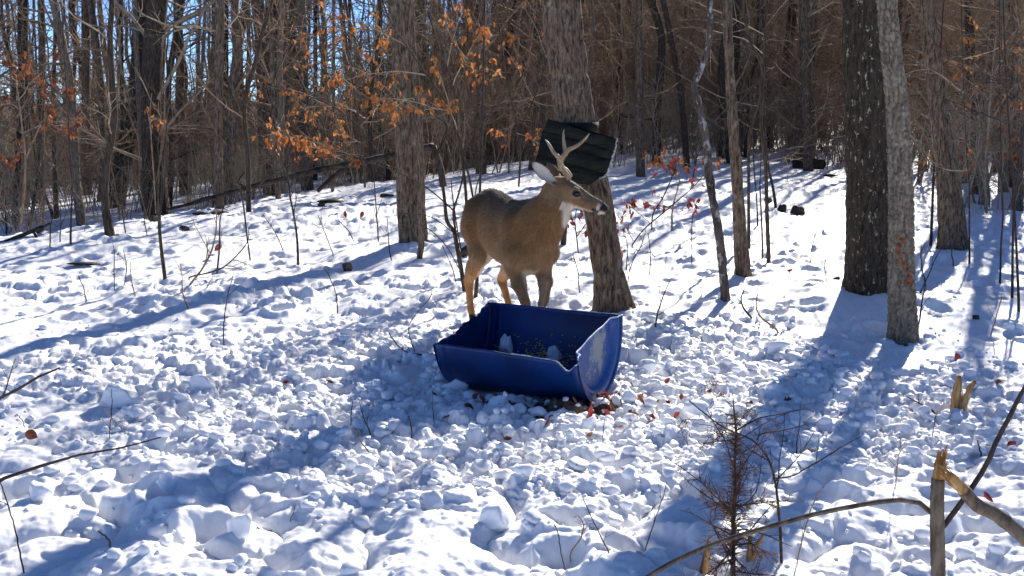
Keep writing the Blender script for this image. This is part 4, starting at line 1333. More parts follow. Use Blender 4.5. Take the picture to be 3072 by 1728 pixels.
TK = [tree_kind(i, r, h) for i, (r, h) in enumerate([(.10, 12), (.13, 13), (.07, 10), (.16, 14), (.05, 8), (.085, 11)])]
TKS = [tree_kind(i + 10, r, h, True) for i, (r, h) in enumerate([(.075, 5.6), (.10, 5.8), (.06, 5.2), (.11, 6.0), (.045, 4.8), (.07, 5.4)])]  # low versions, height cut down so their shadows stay off the snow
BK = [brush_kind(i, h, ns, nl) for i, (h, ns, nl) in enumerate([(2.2, 5, 0), (2.8, 5, 0), (1.6, 6, 0), (3.4, 4, 0), (2.2, 5, 240), (2.8, 4, 420)])]
bm_tr = ['bark_mid', 'bark_dark', 'bark_pale', 'bark_mid', 'bark_dark', 'bark_mid']
TKM = [(t.mesh('trunk', [M[bm_tr[i]]]), c.mesh('crown', [M['twig_pale' if i in (1, 4) else 'twig']])) for i, (t, c) in enumerate(TK)]
TSM = [(t.mesh('trunk', [M[bm_tr[i]]]), c.mesh('crown', [M['twig_pale' if i in (1, 4) else 'twig']])) for i, (t, c) in enumerate(TKS)]
def sunward(x, Y):
    return -11 < x - .436 * Y < 3.5
BKM = []
for i, (bmb, lb) in enumerate(BK):
    BKM.append((bmb.mesh('stems', [M['twig' if i % 2 else 'twig_pale']]), lb.mesh('foliage', [M['leaf_rust' if i == 4 else 'leaf_brown']], False) if lb else None))

def min_depth(u):
    return float(np.interp(u, [-300, 400, 700, 1150, 1500, 1900, 2500, 2700, 2900, 3400], [12.5, 14.5, 15.5, 16.5, 19, 20.5, 20.5, 16, 13.5, 13]))
rng = np.random.default_rng(21)
placed = []
cnt = 0
LABT = ['slim grey-brown bare tree deep in the leafless woods', 'stouter dark bare tree deep in the leafless woods', 'pale-barked young tree deep in the leafless woods',
        'thick brown bare trunk deep in the leafless woods', 'thin dark pole tree deep in the leafless woods', 'medium brown bare tree deep in the leafless woods']
while cnt < 250:
    u = rng.uniform(-260, 3330); md = min_depth(u)
    Y = md + (62 - md) * rng.random() ** 1.15
    x = (u - 1536) / FPX * Y
    if any((x - a) ** 2 + (Y - b) ** 2 < (.35 + .012 * Y) ** 2 for a, b in placed): continue
    if u < 1150 and rng.random() < .5: continue
    placed.append((x, Y)); cnt += 1
    kd = int(rng.choice(6, p=[.2, .13, .2, .1, .2, .17]))
    root = empty('forest_tree', (x, Y, float(H(x, Y))))
    sc = .85 + .4 * rng.random()
    root.scale = (sc, sc, sc * (.9 + .3 * rng.random()))
    root.rotation_euler = (rng.normal() * .05, rng.normal() * .05, rng.random() * 6.283)
    src = TSM if sunward(x, Y) and Y < 50 and rng.random() < .88 else TKM  # most trees towards the sun take the shortened kind to keep the snow lit
    link('trunk', src[kd][0], root); link('crown', src[kd][1], root)
    tag(root, LABT[kd], 'tree', 'bare trees deep in the woods')
LABB = ['pale many-stemmed bare bush in the woodland undergrowth', 'brown twiggy bush in the woodland undergrowth', 'low pale tangled bush in the woodland undergrowth',
        'tall brown whippy bush in the woodland undergrowth', 'bush with rusty dead leaves in the woodland undergrowth', 'bush with tan dead leaves in the woodland undergrowth']
cnt = 0
while cnt < 240:
    u = rng.uniform(-200, 3280); md = min_depth(u) + .3
    Y = md + (34 - md) * rng.random() ** 1.4
    x = (u - 1536) / FPX * Y
    cnt += 1
    kd = int(rng.choice(6, p=[.22, .2, .2, .2, .10, .08]))
    if kd >= 4 and not (u < 800 or u > 2600 or rng.random() < .35): kd -= 4
    root = empty('bush', (x, Y, float(H(x, Y))))
    sc = (.75 + .5 * rng.random()) * (.68 if u < 1150 else 1)
    root.scale = (sc, sc, sc); root.rotation_euler = (0, 0, rng.random() * 6.283)
    link('stems', BKM[kd][0], root)
    if BKM[kd][1]: link('foliage', BKM[kd][1], root)
    tag(root, LABB[kd], 'bush', 'bare bushes in the undergrowth')
print('woods', time.time() - T0)

# ------------------------------------------------------------------ the mass of far woods and undergrowth (nobody could count it)
def scatter_stuff(name, kinds, pts, sc, rz, vi, label, cat):
    """one object: geometry nodes set the kinds of plant out on the points"""
    Vs = []; Qs = []; Ts = []; mi_q = []; mi_t = []; kindattr = []; mats = []; n0 = 0
    for kd, parts in enumerate(kinds):
        for mb, mat in parts:
            if mb is None: continue
            V = np.concatenate(mb.V); Vs.append(V); kindattr.append(np.full(len(V), kd))
            if mat not in mats: mats.append(mat)
            k = mats.index(mat)
            for q in mb.Q: Qs.append(q + n0); mi_q.append(np.full(len(q), k))
            for q in mb.T: Ts.append(q + n0); mi_t.append(np.full(len(q), k))
            n0 += len(V)
    V = np.concatenate(Vs + [pts]); N = len(V); np_ = len(pts)
    fl = [np.concatenate(x) for x in (Qs, Ts) if x]
    me = mesh_np(name, V, fl, mats, True, np.concatenate(mi_q + mi_t))
    def attr(nm, typ, vals):
        a = me.attributes.new(nm, typ, 'POINT'); a.data.foreach_set('value', vals)
    attr('is_point', 'BOOLEAN', np.concatenate([np.zeros(N - np_, bool), np.ones(np_, bool)]))
    attr('kind_no', 'INT', np.concatenate(kindattr + [vi]).astype(np.int32))
    attr('size', 'FLOAT', np.concatenate([np.ones(N - np_), sc]).astype(np.float32))
    attr('turn', 'FLOAT', np.concatenate([np.zeros(N - np_), rz]).astype(np.float32))
    o = link(name, me)
    ng = bpy.data.node_groups.new(name, 'GeometryNodeTree')
    ng.interface.new_socket('Geometry', in_out='INPUT', socket_type='NodeSocketGeometry')
    ng.interface.new_socket('Geometry', in_out='OUTPUT', socket_type='NodeSocketGeometry')
    nn = ng.nodes; ll = ng.links
    gi = nn.new('NodeGroupInput'); go = nn.new('NodeGroupOutput')
    def named(nm, typ):
        x = nn.new('GeometryNodeInputNamedAttribute'); x.data_type = typ; x.inputs['Name'].default_value = nm; return x.outputs[0]
    sep = nn.new('GeometryNodeSeparateGeometry'); sep.domain = 'POINT'
    ll.new(gi.outputs[0], sep.inputs[0]); ll.new(named('is_point', 'BOOLEAN'), sep.inputs[1])
    jn = nn.new('GeometryNodeJoinGeometry')
    for kd in range(len(kinds)):
        cm = nn.new('FunctionNodeCompare'); cm.data_type = 'INT'; cm.operation = 'EQUAL'
        ll.new(named('kind_no', 'INT'), cm.inputs[2]); cm.inputs[3].default_value = kd
        s2 = nn.new('GeometryNodeSeparateGeometry'); s2.domain = 'POINT'
        ll.new(sep.outputs[1], s2.inputs[0]); ll.new(cm.outputs[0], s2.inputs[1])
        ip = nn.new('GeometryNodeInstanceOnPoints')
        ll.new(sep.outputs[0], ip.inputs['Points']); ll.new(cm.outputs[0], ip.inputs['Selection']); ll.new(s2.outputs[0], ip.inputs['Instance'])
        cx = nn.new('ShaderNodeCombineXYZ'); ll.new(named('turn', 'FLOAT'), cx.inputs[2])
        ll.new(cx.outputs[0], ip.inputs['Rotation']); ll.new(named('size', 'FLOAT'), ip.inputs['Scale'])
        ll.new(ip.outputs[0], jn.inputs[0])
    ll.new(jn.outputs[0], go.inputs[0])
    md = o.modifiers.new('set_out', 'NODES'); md.node_group = ng
    return tag(o, label, cat, None, 'stuff')
rng = np.random.default_rng(31)
kinds_b = [[(BK[i][0], M['twig' if i % 2 else 'twig_pale']), (BK[i][1], M['leaf_rust' if i == 4 else 'leaf_brown'])] for i in range(6)]
N = 2700
q_ = rng.random(N)
u = np.where(q_ < .12, rng.uniform(-1800, -300, N), np.where(q_ < .34, rng.uniform(-300, 1100, N), np.where(q_ < .88, rng.uniform(1100, 3380, N), rng.uniform(3380, 4700, N)))); md = np.array([min_depth(q) for q in u]) + 3
Y = md + (64 - md) * rng.random(N) ** .9
x = (u - 1536) / FPX * Y
scatter_stuff('undergrowth', kinds_b, np.stack([x, Y, H(x, Y)], 1), (.8 + .7 * rng.random(N)) * np.where(u < 1100, .72, 1), rng.random(N) * 6.283,
              np.where(u < 1100, rng.choice(6, N, p=[.2, .15, .2, .1, .13, .22]), rng.choice(6, N, p=[.22, .2, .2, .2, .06, .12])), 'tangled mass of bare brown undergrowth far back in the woods', 'undergrowth')
kinds_t = [[(TK[i][0], M[bm_tr[i]]), (TK[i][1], M['twig'])] for i in range(6)]
N = 900
q_ = rng.random(N)
u = np.where(q_ < .2, rng.uniform(-2300, -500, N), np.where(q_ < .28, rng.uniform(-500, 1150, N), np.where(q_ < .8, rng.uniform(1150, 3600, N), rng.uniform(3600, 5200, N)))); Y = 58 + 75 * rng.random(N) ** .8
x = (u - 1536) / FPX * Y
scatter_stuff('far_woods', kinds_t, np.stack([x, Y, H(x, Y)], 1), .9 + .6 * rng.random(N), rng.random(N) * 6.283,
              rng.choice(6, N), 'far-off bare woods that close off the view', 'woods')
print('stuff', time.time() - T0)

# ================================================================== leaves
def leaf_mesh(name, wid, curl, fold, mat, lobes=0):
    """a dry leaf hanging from its stalk at the origin, tip towards -Z, one unit long"""
    nu = 7
    u = np.linspace(0, 1, nu)
    w_ = wid * np.sin(np.clip(u * 1.02, 0, 1) ** .8 * math.pi) ** .8 + .004
    if lobes: w_ = w_ * (1 + .45 * np.cos(u * math.pi * 2 * lobes))
    y = curl * (u ** 2) - .5 * curl * u
    V = []
    for i in range(nu):
        V += [(-w_[i], y[i] + fold * w_[i], -u[i]), (0, y[i], -u[i]), (w_[i], y[i] + fold * w_[i], -u[i])]
    F = []
    for i in range(nu - 1):
        a = i * 3
        F += [(a, a + 1, a + 4, a + 3), (a + 1, a + 2, a + 5, a + 4)]
    return mesh_np(name, V, [np.array(F)], [mat])
LEAF = {k: [leaf_mesh('leaf', w_, c_, f_, M['leaf_' + k]) for w_, c_, f_ in ((.27, .35, .7), (.22, -.4, 1.1), (.31, .6, .4), (.2, .1, 1.6))] for k in ('orange', 'rust', 'wine')}
LEAF['fallen'] = [leaf_mesh('leaf', w_, c_, f_, M['leaf_fallen'], lb) for w_, c_, f_, lb in ((.30, .5, .5, 3), (.24, -.6, .9, 0), (.33, .3, .3, 3), (.2, .8, 1.2, 0))]
def leaf_at(kind, p, size, rng, parent, off, name='leaf', flat=False):
    o = bpy.data.objects.new(name, LEAF[kind][int(rng.integers(4))])
    COL.objects.link(o); o.parent = parent
    yaw = rng.random() * 6.283
    if flat: e = (R(90) + rng.normal() * .35, rng.normal() * .3, yaw)
    else: e = (rng.normal() * .45, rng.normal() * .45, yaw)
    o.location = [float(q) for q in (np.asarray(p) - off)]
    o.rotation_euler = e; o.scale = (size, size, size)
    return o
def leafy(name, label, base_px, stems, sprays, kind, size, cat='sapling', group=None, twig='twig', seed=0, Y=None):
    """stems: pixel lists (u, v, width[, dY]); sprays: (u0, v0, u1, v1, spread px, leaves, dY)"""
    rng = np.random.default_rng(5000 + seed)
    b = gp(*base_px)
    if Y is None: Y = b[1]
    else: b = np.array([(base_px[0] - 1536) * mpp(Y), Y, 0]); b[2] = float(H(b[0], b[1]))
    root = empty(name, b)
    for st in stems:
        P = np.array([(*atY(q[0], q[1], Y + (q[3] if len(q) > 3 else 0)), q[2] * mpp(Y) / 2) for q in st])
        Q = spline(P, 44); mb = MB(); mb.tubes(Q[:, :3] - b, Q[:, 3], 8); mb.obj('stem', M[twig], root)
    tot = 0
    for (u0, v0, u1, v1, spr, nl, dy) in sprays:
        a = atY(u0, v0, Y + dy * .3); e = atY(u1, v1, Y + dy)
        Ls = np.linalg.norm(e - a)
        t = np.linspace(0, 1, 12)[:, None]
        sag = np.array([0, 0, 1.]) * (np.sin(t * math.pi) * .06 * Ls)
        P = a + (e - a) * t + sag + np.cumsum(rng.normal(size=(12, 3)), 0) * .006 * Ls
        rad = np.linspace(.0042, .0016, 12) * (1 + Ls * .3)
        mb = MB(); mb.tubes(P[None] - b, rad[None], 5, False)
        ns = max(6, nl // 5)
        B1, r1 = branches(rng, P[None], rad[None], ns, 5, .12, 1, spr * mpp(Y) * 1.5, 55, .7, .0014, .15, .0)
        B2, r2 = branches(rng, B1, r1, ns * 2, 4, .2, 1, spr * mpp(Y) * .6, 45, .8, .0011, .15, -.02)
        mb.tubes(B1 - b, r1, 4, False); mb.tubes(B2 - b, r2, 3, False)
        mb.obj('twigs', M['twig_pale'], root)
        for i in range(nl):
            BB = B1 if rng.random() < .5 else B2
            j = rng.integers(len(BB)); kk = rng.integers(1, BB.shape[1])
            leaf_at(kind if rng.random() < .85 else 'rust', BB[j, kk], size * (.65 + .6 * rng.random()), rng, root, b)
            tot += 1
    tag(root, label, cat, group)
    return root
# beech with several stems behind the deer's rump
leafy('beech_sapling', 'many-stemmed beech sapling with orange leaves growing behind the rump of the deer', (1395, 873), [
    [(1394, 874, 13), (1380, 792, 12), (1369, 735, 11), (1361, 693, 11), (1341, 663, 12), (1333, 594, 10), (1318, 488, 9), (1312, 462, 9), (1341, 382, 8), (1300, 345, 5), (1264, 322, 4)],
    [(1396, 868, 9), (1378, 760, 8), (1366, 690, 7), (1361, 632, 8), (1375, 585, 6), (1388, 530, 5), (1392, 470, 3)],
    [(1361, 632, 5), (1301, 579, 4), (1244, 541, 4), (1180, 512, 3), (1133, 495, 2)],
    [(1412, 850, 9), (1408, 760, 9), (1401, 655, 9), (1396, 560, 9), (1385, 470, 8), (1377, 417, 8), (1353, 334, 7), (1282, 227, 6), (1180, 78, 5), (1150, 10, 4)],
    [(1408, 760, 7), (1416, 640, 7), (1419, 596, 7), (1400, 500, 7), (1371, 388, 7), (1359, 256, 6), (1317, 143, 5), (1282, 30, 4)],
    [(1419, 620, 4), (1430, 560, 4), (1442, 520, 3), (1450, 480, 2)],
    [(1363, 700, 3), (1300, 655, 3), (1250, 643, 3), (1190, 640, 2)],
    [(1385, 820, 3), (1340, 740, 3), (1290, 690, 3), (1245, 668, 2)]], [
    (1353, 334, 1090, 285, 60, 55, -.3), (1282, 227, 1000, 250, 60, 42, .2), (1220, 140, 960, 40, 60, 34, .2), (1359, 256, 1440, 90, 60, 38, -.3),
    (1340, 200, 1390, 20, 60, 34, .3), (1371, 388, 1300, 180, 50, 40, -.2), (1245, 300, 1180, 320, 40, 36, -.6)],
    'orange', .048, group='beech saplings that keep their orange leaves', twig='bark_dark', seed=1)
leafy('beech_sapling', 'thin beech sapling whose low bough of bright orange leaves hangs over the fallen log', (750, 790), [
    [(752, 792, 5), (740, 700, 5), (728, 600, 5), (710, 520, 4), (695, 440, 3), (680, 380, 3)],
    [(728, 600, 3), (820, 520, 3), (900, 480, 3), (1000, 470, 3)],
    [(1133, 495, 3), (1060, 470, 3), (960, 440, 3), (860, 400, 2)]], [
    (1060, 470, 820, 395, 55, 95, 0), (1030, 480, 880, 430, 50, 60, .2), (1000, 470, 1090, 470, 40, 22, 0), (840, 400, 790, 410, 34, 22, .1)],
    'orange', .054, group='beech saplings that keep their orange leaves', twig='bark_dark', seed=2, Y=9.6)
leafy('beech_sapling', 'beech sapling with a bunch of orange leaves showing beside the black board', (1560, 560), [
    [(1556, 560, 6), (1560, 480, 6), (1552, 380, 5), (1520, 240, 5), (1500, 100, 4), (1480, 0, 3)],
    [(1552, 400, 4), (1600, 300, 4), (1640, 180, 3), (1650, 60, 3)]], [
    (1552, 400, 1640, 450, 45, 60, -.2), (1545, 370, 1510, 400, 40, 30, 0), (1520, 240, 1440, 200, 70, 30, .2), (1600, 300, 1500, 130, 70, 34, 0), (1640, 180, 1580, 20, 70, 28, .2), (1500, 100, 1420, 150, 60, 26, 0)],
    'orange', .058, group='beech saplings that keep their orange leaves', twig='bark_dark', seed=3, Y=12.5)
leafy('beech_sapling', 'slender beech sapling beyond the fallen log with tiers of dull orange leaves', (1095, 560), [
    [(1095, 562, 7), (1090, 480, 7), (1080, 380, 6), (1060, 260, 5), (1040, 130, 4), (1030, 0, 3)],
    [(1080, 380, 4), (1000, 320, 4), (900, 280, 3), (800, 255, 2)], [(1060, 260, 4), (1120, 180, 3), (1170, 90, 3)]], [
    (1000, 320, 780, 250, 70, 60, 0), (1070, 330, 900, 330, 60, 40, .3), (1060, 260, 900, 170, 70, 42, -.2), (1050, 200, 1000, 60, 60, 34, .2), (1080, 380, 1180, 300, 60, 40, 0), (1100, 200, 1180, 60, 60, 34, .2), (1085, 430, 1000, 400, 60, 30, 0)],
    'orange', .058, group='beech saplings that keep their orange leaves', twig='bark_dark', seed=12, Y=13.2)
leafy('oak_sapling', 'oak sapling with dull rusty leaves at the dim edge of the thicket', (60, 690), [
    [(60, 690, 7), (70, 600, 7), (75, 480, 6), (60, 330, 5), (40, 180, 4), (35, 40, 3)],
    [(75, 480, 5), (120, 380, 5), (170, 300, 4), (210, 220, 3)]], [
    (70, 400, 230, 350, 60, 60, 0), (60, 330, -20, 290, 60, 50, 0), (120, 380, 200, 250, 60, 50, .3), (55, 300, 150, 200, 60, 46, -.3), (60, 260, 10, 120, 60, 40, .2), (72, 440, 20, 470, 50, 30, 0)],
    'rust', .072, group='oak saplings with dead leaves', seed=4, Y=11.8)
leafy('oak_sapling', 'small oak sapling with a few sunlit leaves in front of the thick black trunk', (468, 640), [
    [(468, 640, 5), (462, 540, 4), (455, 440, 4), (450, 340, 3), (455, 280, 2)]], [(455, 400, 440, 330, 40, 14, 0), (452, 360, 480, 355, 30, 12, -.2)],
    'orange', .06, group='oak saplings with dead leaves', seed=5, Y=12.8)
leafy('oak_sapling', 'sapling with scattered yellow-brown leaves behind the flared brown tree', (2960, 640), [
    [(2960, 640, 8), (2955, 520, 7), (2965, 380, 6), (2975, 230, 5), (2990, 90, 4)],
    [(2955, 520, 5), (2900, 430, 5), (2830, 380, 4), (2760, 340, 3)], [(2965, 380, 4), (3010, 300, 4), (3050, 250, 3)]], [
    (2900, 430, 2720, 430, 80, 36, 0), (2955, 500, 2860, 470, 70, 36, 0), (2965, 380, 3060, 330, 80, 30, .2), (2975, 230, 3060, 110, 70, 30, 0), (2965, 300, 2880, 230, 70, 24, .2), (2985, 120, 2920, 120, 60, 16, 0), (2960, 470, 3040, 450, 60, 30, .2)],
    'orange', .062, group='oak saplings with dead leaves', seed=6, Y=12.6)
leafy('red_shrub', 'low shrub with hanging wine-red leaves beyond the leaning tree', (1955, 690), [
    [(1955, 690, 5), (1960, 640, 4), (1990, 590, 4), (2020, 520, 3), (2040, 450, 3)],
    [(1880, 760, 4), (1930, 690, 4), (2000, 630, 4), (2080, 560, 3), (2130, 500, 2)]], [
    (1900, 720, 1850, 640, 40, 16, -.2), (1950, 670, 1880, 610, 45, 20, 0), (2000, 630, 1950, 600, 40, 18, 0), (2040, 590, 2090, 600, 34, 18, .1), (2020, 520, 1980, 480, 40, 16, 0), (2070, 570, 2110, 520, 34, 12, 0)],
    'wine', .060, 'shrub', 'shrubs with red leaves', 'twig_dark', 7, Y=11.0)
leafy('red_shrub', 'low leafy shrub with orange and red leaves below the throat of the deer', (1735, 760), [
    [(1735, 762, 4), (1730, 710, 4), (1725, 660, 3), (1735, 600, 2)], [(1730, 710, 3), (1760, 670, 3), (1790, 640, 2)]], [
    (1725, 690, 1700, 650, 40, 18, 0), (1730, 700, 1770, 680, 40, 24, 0), (1735, 650, 1760, 630, 34, 12, 0)],
    'wine', .062, 'shrub', 'shrubs with red leaves', 'twig_dark', 8, Y=10.4)
leafy('red_shrub', 'sapling with a few orange leaves at the back of the clearing beside the crooked sapling', (2075, 560), [
    [(2075, 560, 5), (2085, 500, 4), (2100, 450, 3), (2150, 400, 2)]], [
    (2080, 520, 2020, 490, 40, 22, 0), (2090, 480, 2165, 470, 36, 14, 0), (2085, 500, 1950, 480, 40, 20, 0)],
    'orange', .085, 'shrub', 'shrubs with red leaves', 'twig_dark', 9, Y=15.5)
print('leafy', time.time() - T0)

# ================================================================== logs and stumps
def log_obj(name, pts, label, mat='log', side=None, cat='log', snow=True):
    """pts: (world point, radius)"""
    P = np.array([(*p, r) for p, r in pts]); b = P[0, :3].copy()
    root = empty(name, b)
    Q = spline(P, 60)
    rng = np.random.default_rng(len(label))
    mb = MB(); k = 14
    mb.tubes(Q[:, :3] - b, Q[:, 3], k)
    V = mb.V[0]; nz = vn3(V[:, 0] * 9, V[:, 1] * 9, V[:, 2] * 9, 4); mb.V[0] = V + (nz * .012)[:, None] * np.array([.3, .3, 1])
    mb.obj('trunk', M[mat], root)
    for st in side or []:
        S = spline(np.array([(*p, r) for p, r in st]), 16); m2 = MB(); m2.tubes(S[:, :3] - b, S[:, 3], 8); m2.obj('branch', M[mat], root)
    return tag(root, label, cat, 'fallen logs and sticks on the snow')
def aY(u, v, Y, wpx): return (atY(u, v, Y), wpx * mpp(Y) / 2)
log_obj('fallen_log', [aY(500, 630, 13.3, 9), aY(640, 592, 13.6, 13), aY(800, 548, 13.9, 16), aY(950, 512, 14.2, 18), aY(1100, 482, 14.5, 20), aY(1210, 460, 14.8, 22), aY(1300, 440, 15.0, 24)],
        'long dark fallen log propped up off the snow behind the furrowed tree', side=[[aY(1052, 492, 14.4, 14), aY(1000, 530, 14.3, 13), aY(952, 574, 14.2, 12)], [aY(735, 565, 13.75, 8), aY(715, 545, 13.8, 6), aY(735, 515, 13.9, 4)], [aY(1300, 440, 15.0, 20), aY(1320, 500, 15, 20), aY(1330, 560, 15, 22)]])
log_obj('fallen_log', [aY(-30, 742, 10.6, 14), aY(50, 712, 10.8, 13), aY(110, 688, 11.0, 11), aY(155, 668, 11.1, 8)],
        'dark half-buried log at the foot of the thin slanting stems', side=[[aY(100, 695, 10.95, 9), aY(112, 716, 10.9, 7), aY(118, 730, 10.9, 6)]])
def lump(u, v, wpx, hpx, label, mat='log', name='stump', cat='stump', seed=0, dz=.3):
    rng = np.random.default_rng(7000 + seed)
    p = gp(u, v); m = mpp(p[1])
    V, F = clod_shape(ICO3, rng, 1.0, .35)
    V = V + .10 * np.stack([vn3(V[:, 0] * 5 + 9, V[:, 1] * 5, V[:, 2] * 5, 60 + k) for k in range(3)], 1)
    V = V * np.array([wpx * m / 2, wpx * m / 2 * .7, hpx * m / 2])
    mb = MB(); mb.add(V, F); o = mb.obj(name, M[mat])
    o.location = (p[0], p[1], float(HS(p[0], p[1])) + hpx * m * dz)
    return tag(o, label, cat, 'stumps and bits of old wood poking from the snow')
for i, a in enumerate([
    (1040, 808, 36, 34, 'small knobbly brown stump on the open snow beside the long trunk shadow', 'bark_mid'),
    (2347, 634, 32, 34, 'small dark stump lump beside a larger one under a brushy twig', 'log'),
    (2390, 640, 48, 42, 'larger dark stump lump beside a smaller one under a brushy twig', 'log'),
    (2425, 505, 120, 40, 'dark upturned root mound at the foot of the tall trunk', 'log'),
    (2492, 528, 50, 14, 'short dark log end lying on the snow at the back of the clearing', 'log'),
    (250, 790, 95, 12, 'flat strip of bark lying half sunk in the snow slope', 'log'),
    (990, 604, 78, 16, 'dark strip of rotten wood on the snow bank near the furrowed tree', 'log'),
    (965, 612, 30, 14, 'dark knob of wood on the snow bank beside the rotten strip', 'log'),
    (1165, 588, 48, 14, 'dark bit of bark on the snow close beside the furrowed tree', 'log'),
    (600, 640, 40, 14, 'dark bit of bark on the snow bank beneath the fallen log', 'log'),
    (660, 640, 70, 16, 'long dark bit of bark on the snow bank beneath the fallen log', 'log'),
    (555, 682, 40, 14, 'dark clod of rotten wood on the snow bank beside the small crooked sapling', 'log'),
    (465, 662, 34, 24, 'brown curled bark caught on the small crooked sapling', 'bark_mid'),
    (1395, 770, 34, 44, 'hollow dark stump half hidden behind the beech stems', 'log'),
    (2510, 832, 24, 14, 'dark chip of bark on the snow beside the thick mossy trunk', 'log'),
    (2925, 960, 26, 20, 'dark clot of leaves on the sunlit snow beyond the pale tree', 'log'),
    (2303, 603, 22, 26, 'round burl on the thin dark sapling', 'bark_dark'),
    (120, 700, 26, 30, 'broken dark stub standing against the half-buried log', 'log')]):
    if 'burl' in a[4]:
        p = atY(2303, 600, gp(2306, 786)[1]); V, F = clod_shape(ICO3, np.random.default_rng(3), 1, .3)
        mb = MB(); mb.add(V * .032, F); o = mb.obj('burl', M['bark_dark']); o.location = p
        par = [q for q in COL.objects if q.get('label', '').startswith('dark sapling with a round burl')][0]
        o.parent = par; o.location = Vector([float(c) for c in p]) - par.location
        continue
    lump(*a[:5], a[5], seed=i)
print('logs', time.time() - T0)

# ================================================================== twigs and weeds in the snow
def sprig(px, label, nb=4, mat='twig_dark', seed=0, spread=.5, group='thin bare twigs sticking up out of the snow', name='twig', Y=None, sink=.06, cat='twig', blen=.4):
    """px: pixel list (u, v, width) from the foot up"""
    rng = np.random.default_rng(8000 + seed)
    b = gp(px[0][0], px[0][1]) if Y is None else atY(px[0][0], px[0][1], Y)
    Yb = b[1]
    P = np.array([(*atY(u, v, Yb), wd * mpp(Yb) / 2) for u, v, wd in px]); P[0, :3] = b
    if Y is None: P[:, 1] += np.linspace(0, 1, len(P)) * rng.normal() * .1
    if sink: P = np.vstack([P[0] - np.array([0, 0, sink, 0]), P])
    Q = spline(P, 26)
    Q[:, :2] += np.cumsum(rng.normal(size=(26, 2)), 0) * .0012
    mb = MB(); mb.tubes(Q[:, :3] - b, Q[:, 3], 6)
    if nb:
        L = np.linalg.norm(Q[-1, :3] - Q[0, :3])
        B1, r1 = branches(rng, Q[None, :, :3] - b, Q[None, :, 3], nb, 6, .3, .95, L * blen, 38, .65, .0008, .12, .03)
        mb.tubes(B1, r1, 5, False)
        B2, r2 = branches(rng, B1, r1, nb * 2, 4, .3, 1, L * blen * .35, 38, .7, .0007, .12, .02)
        mb.tubes(B2, r2, 4, False)
    o = mb.obj(name, M[mat]); o.location = b
    return tag(o, label, cat, group)
LS = 'thin bare twig sticking up out of the snow on the open slope'
LW = 'thin bare twig sticking up out of the trampled snow'
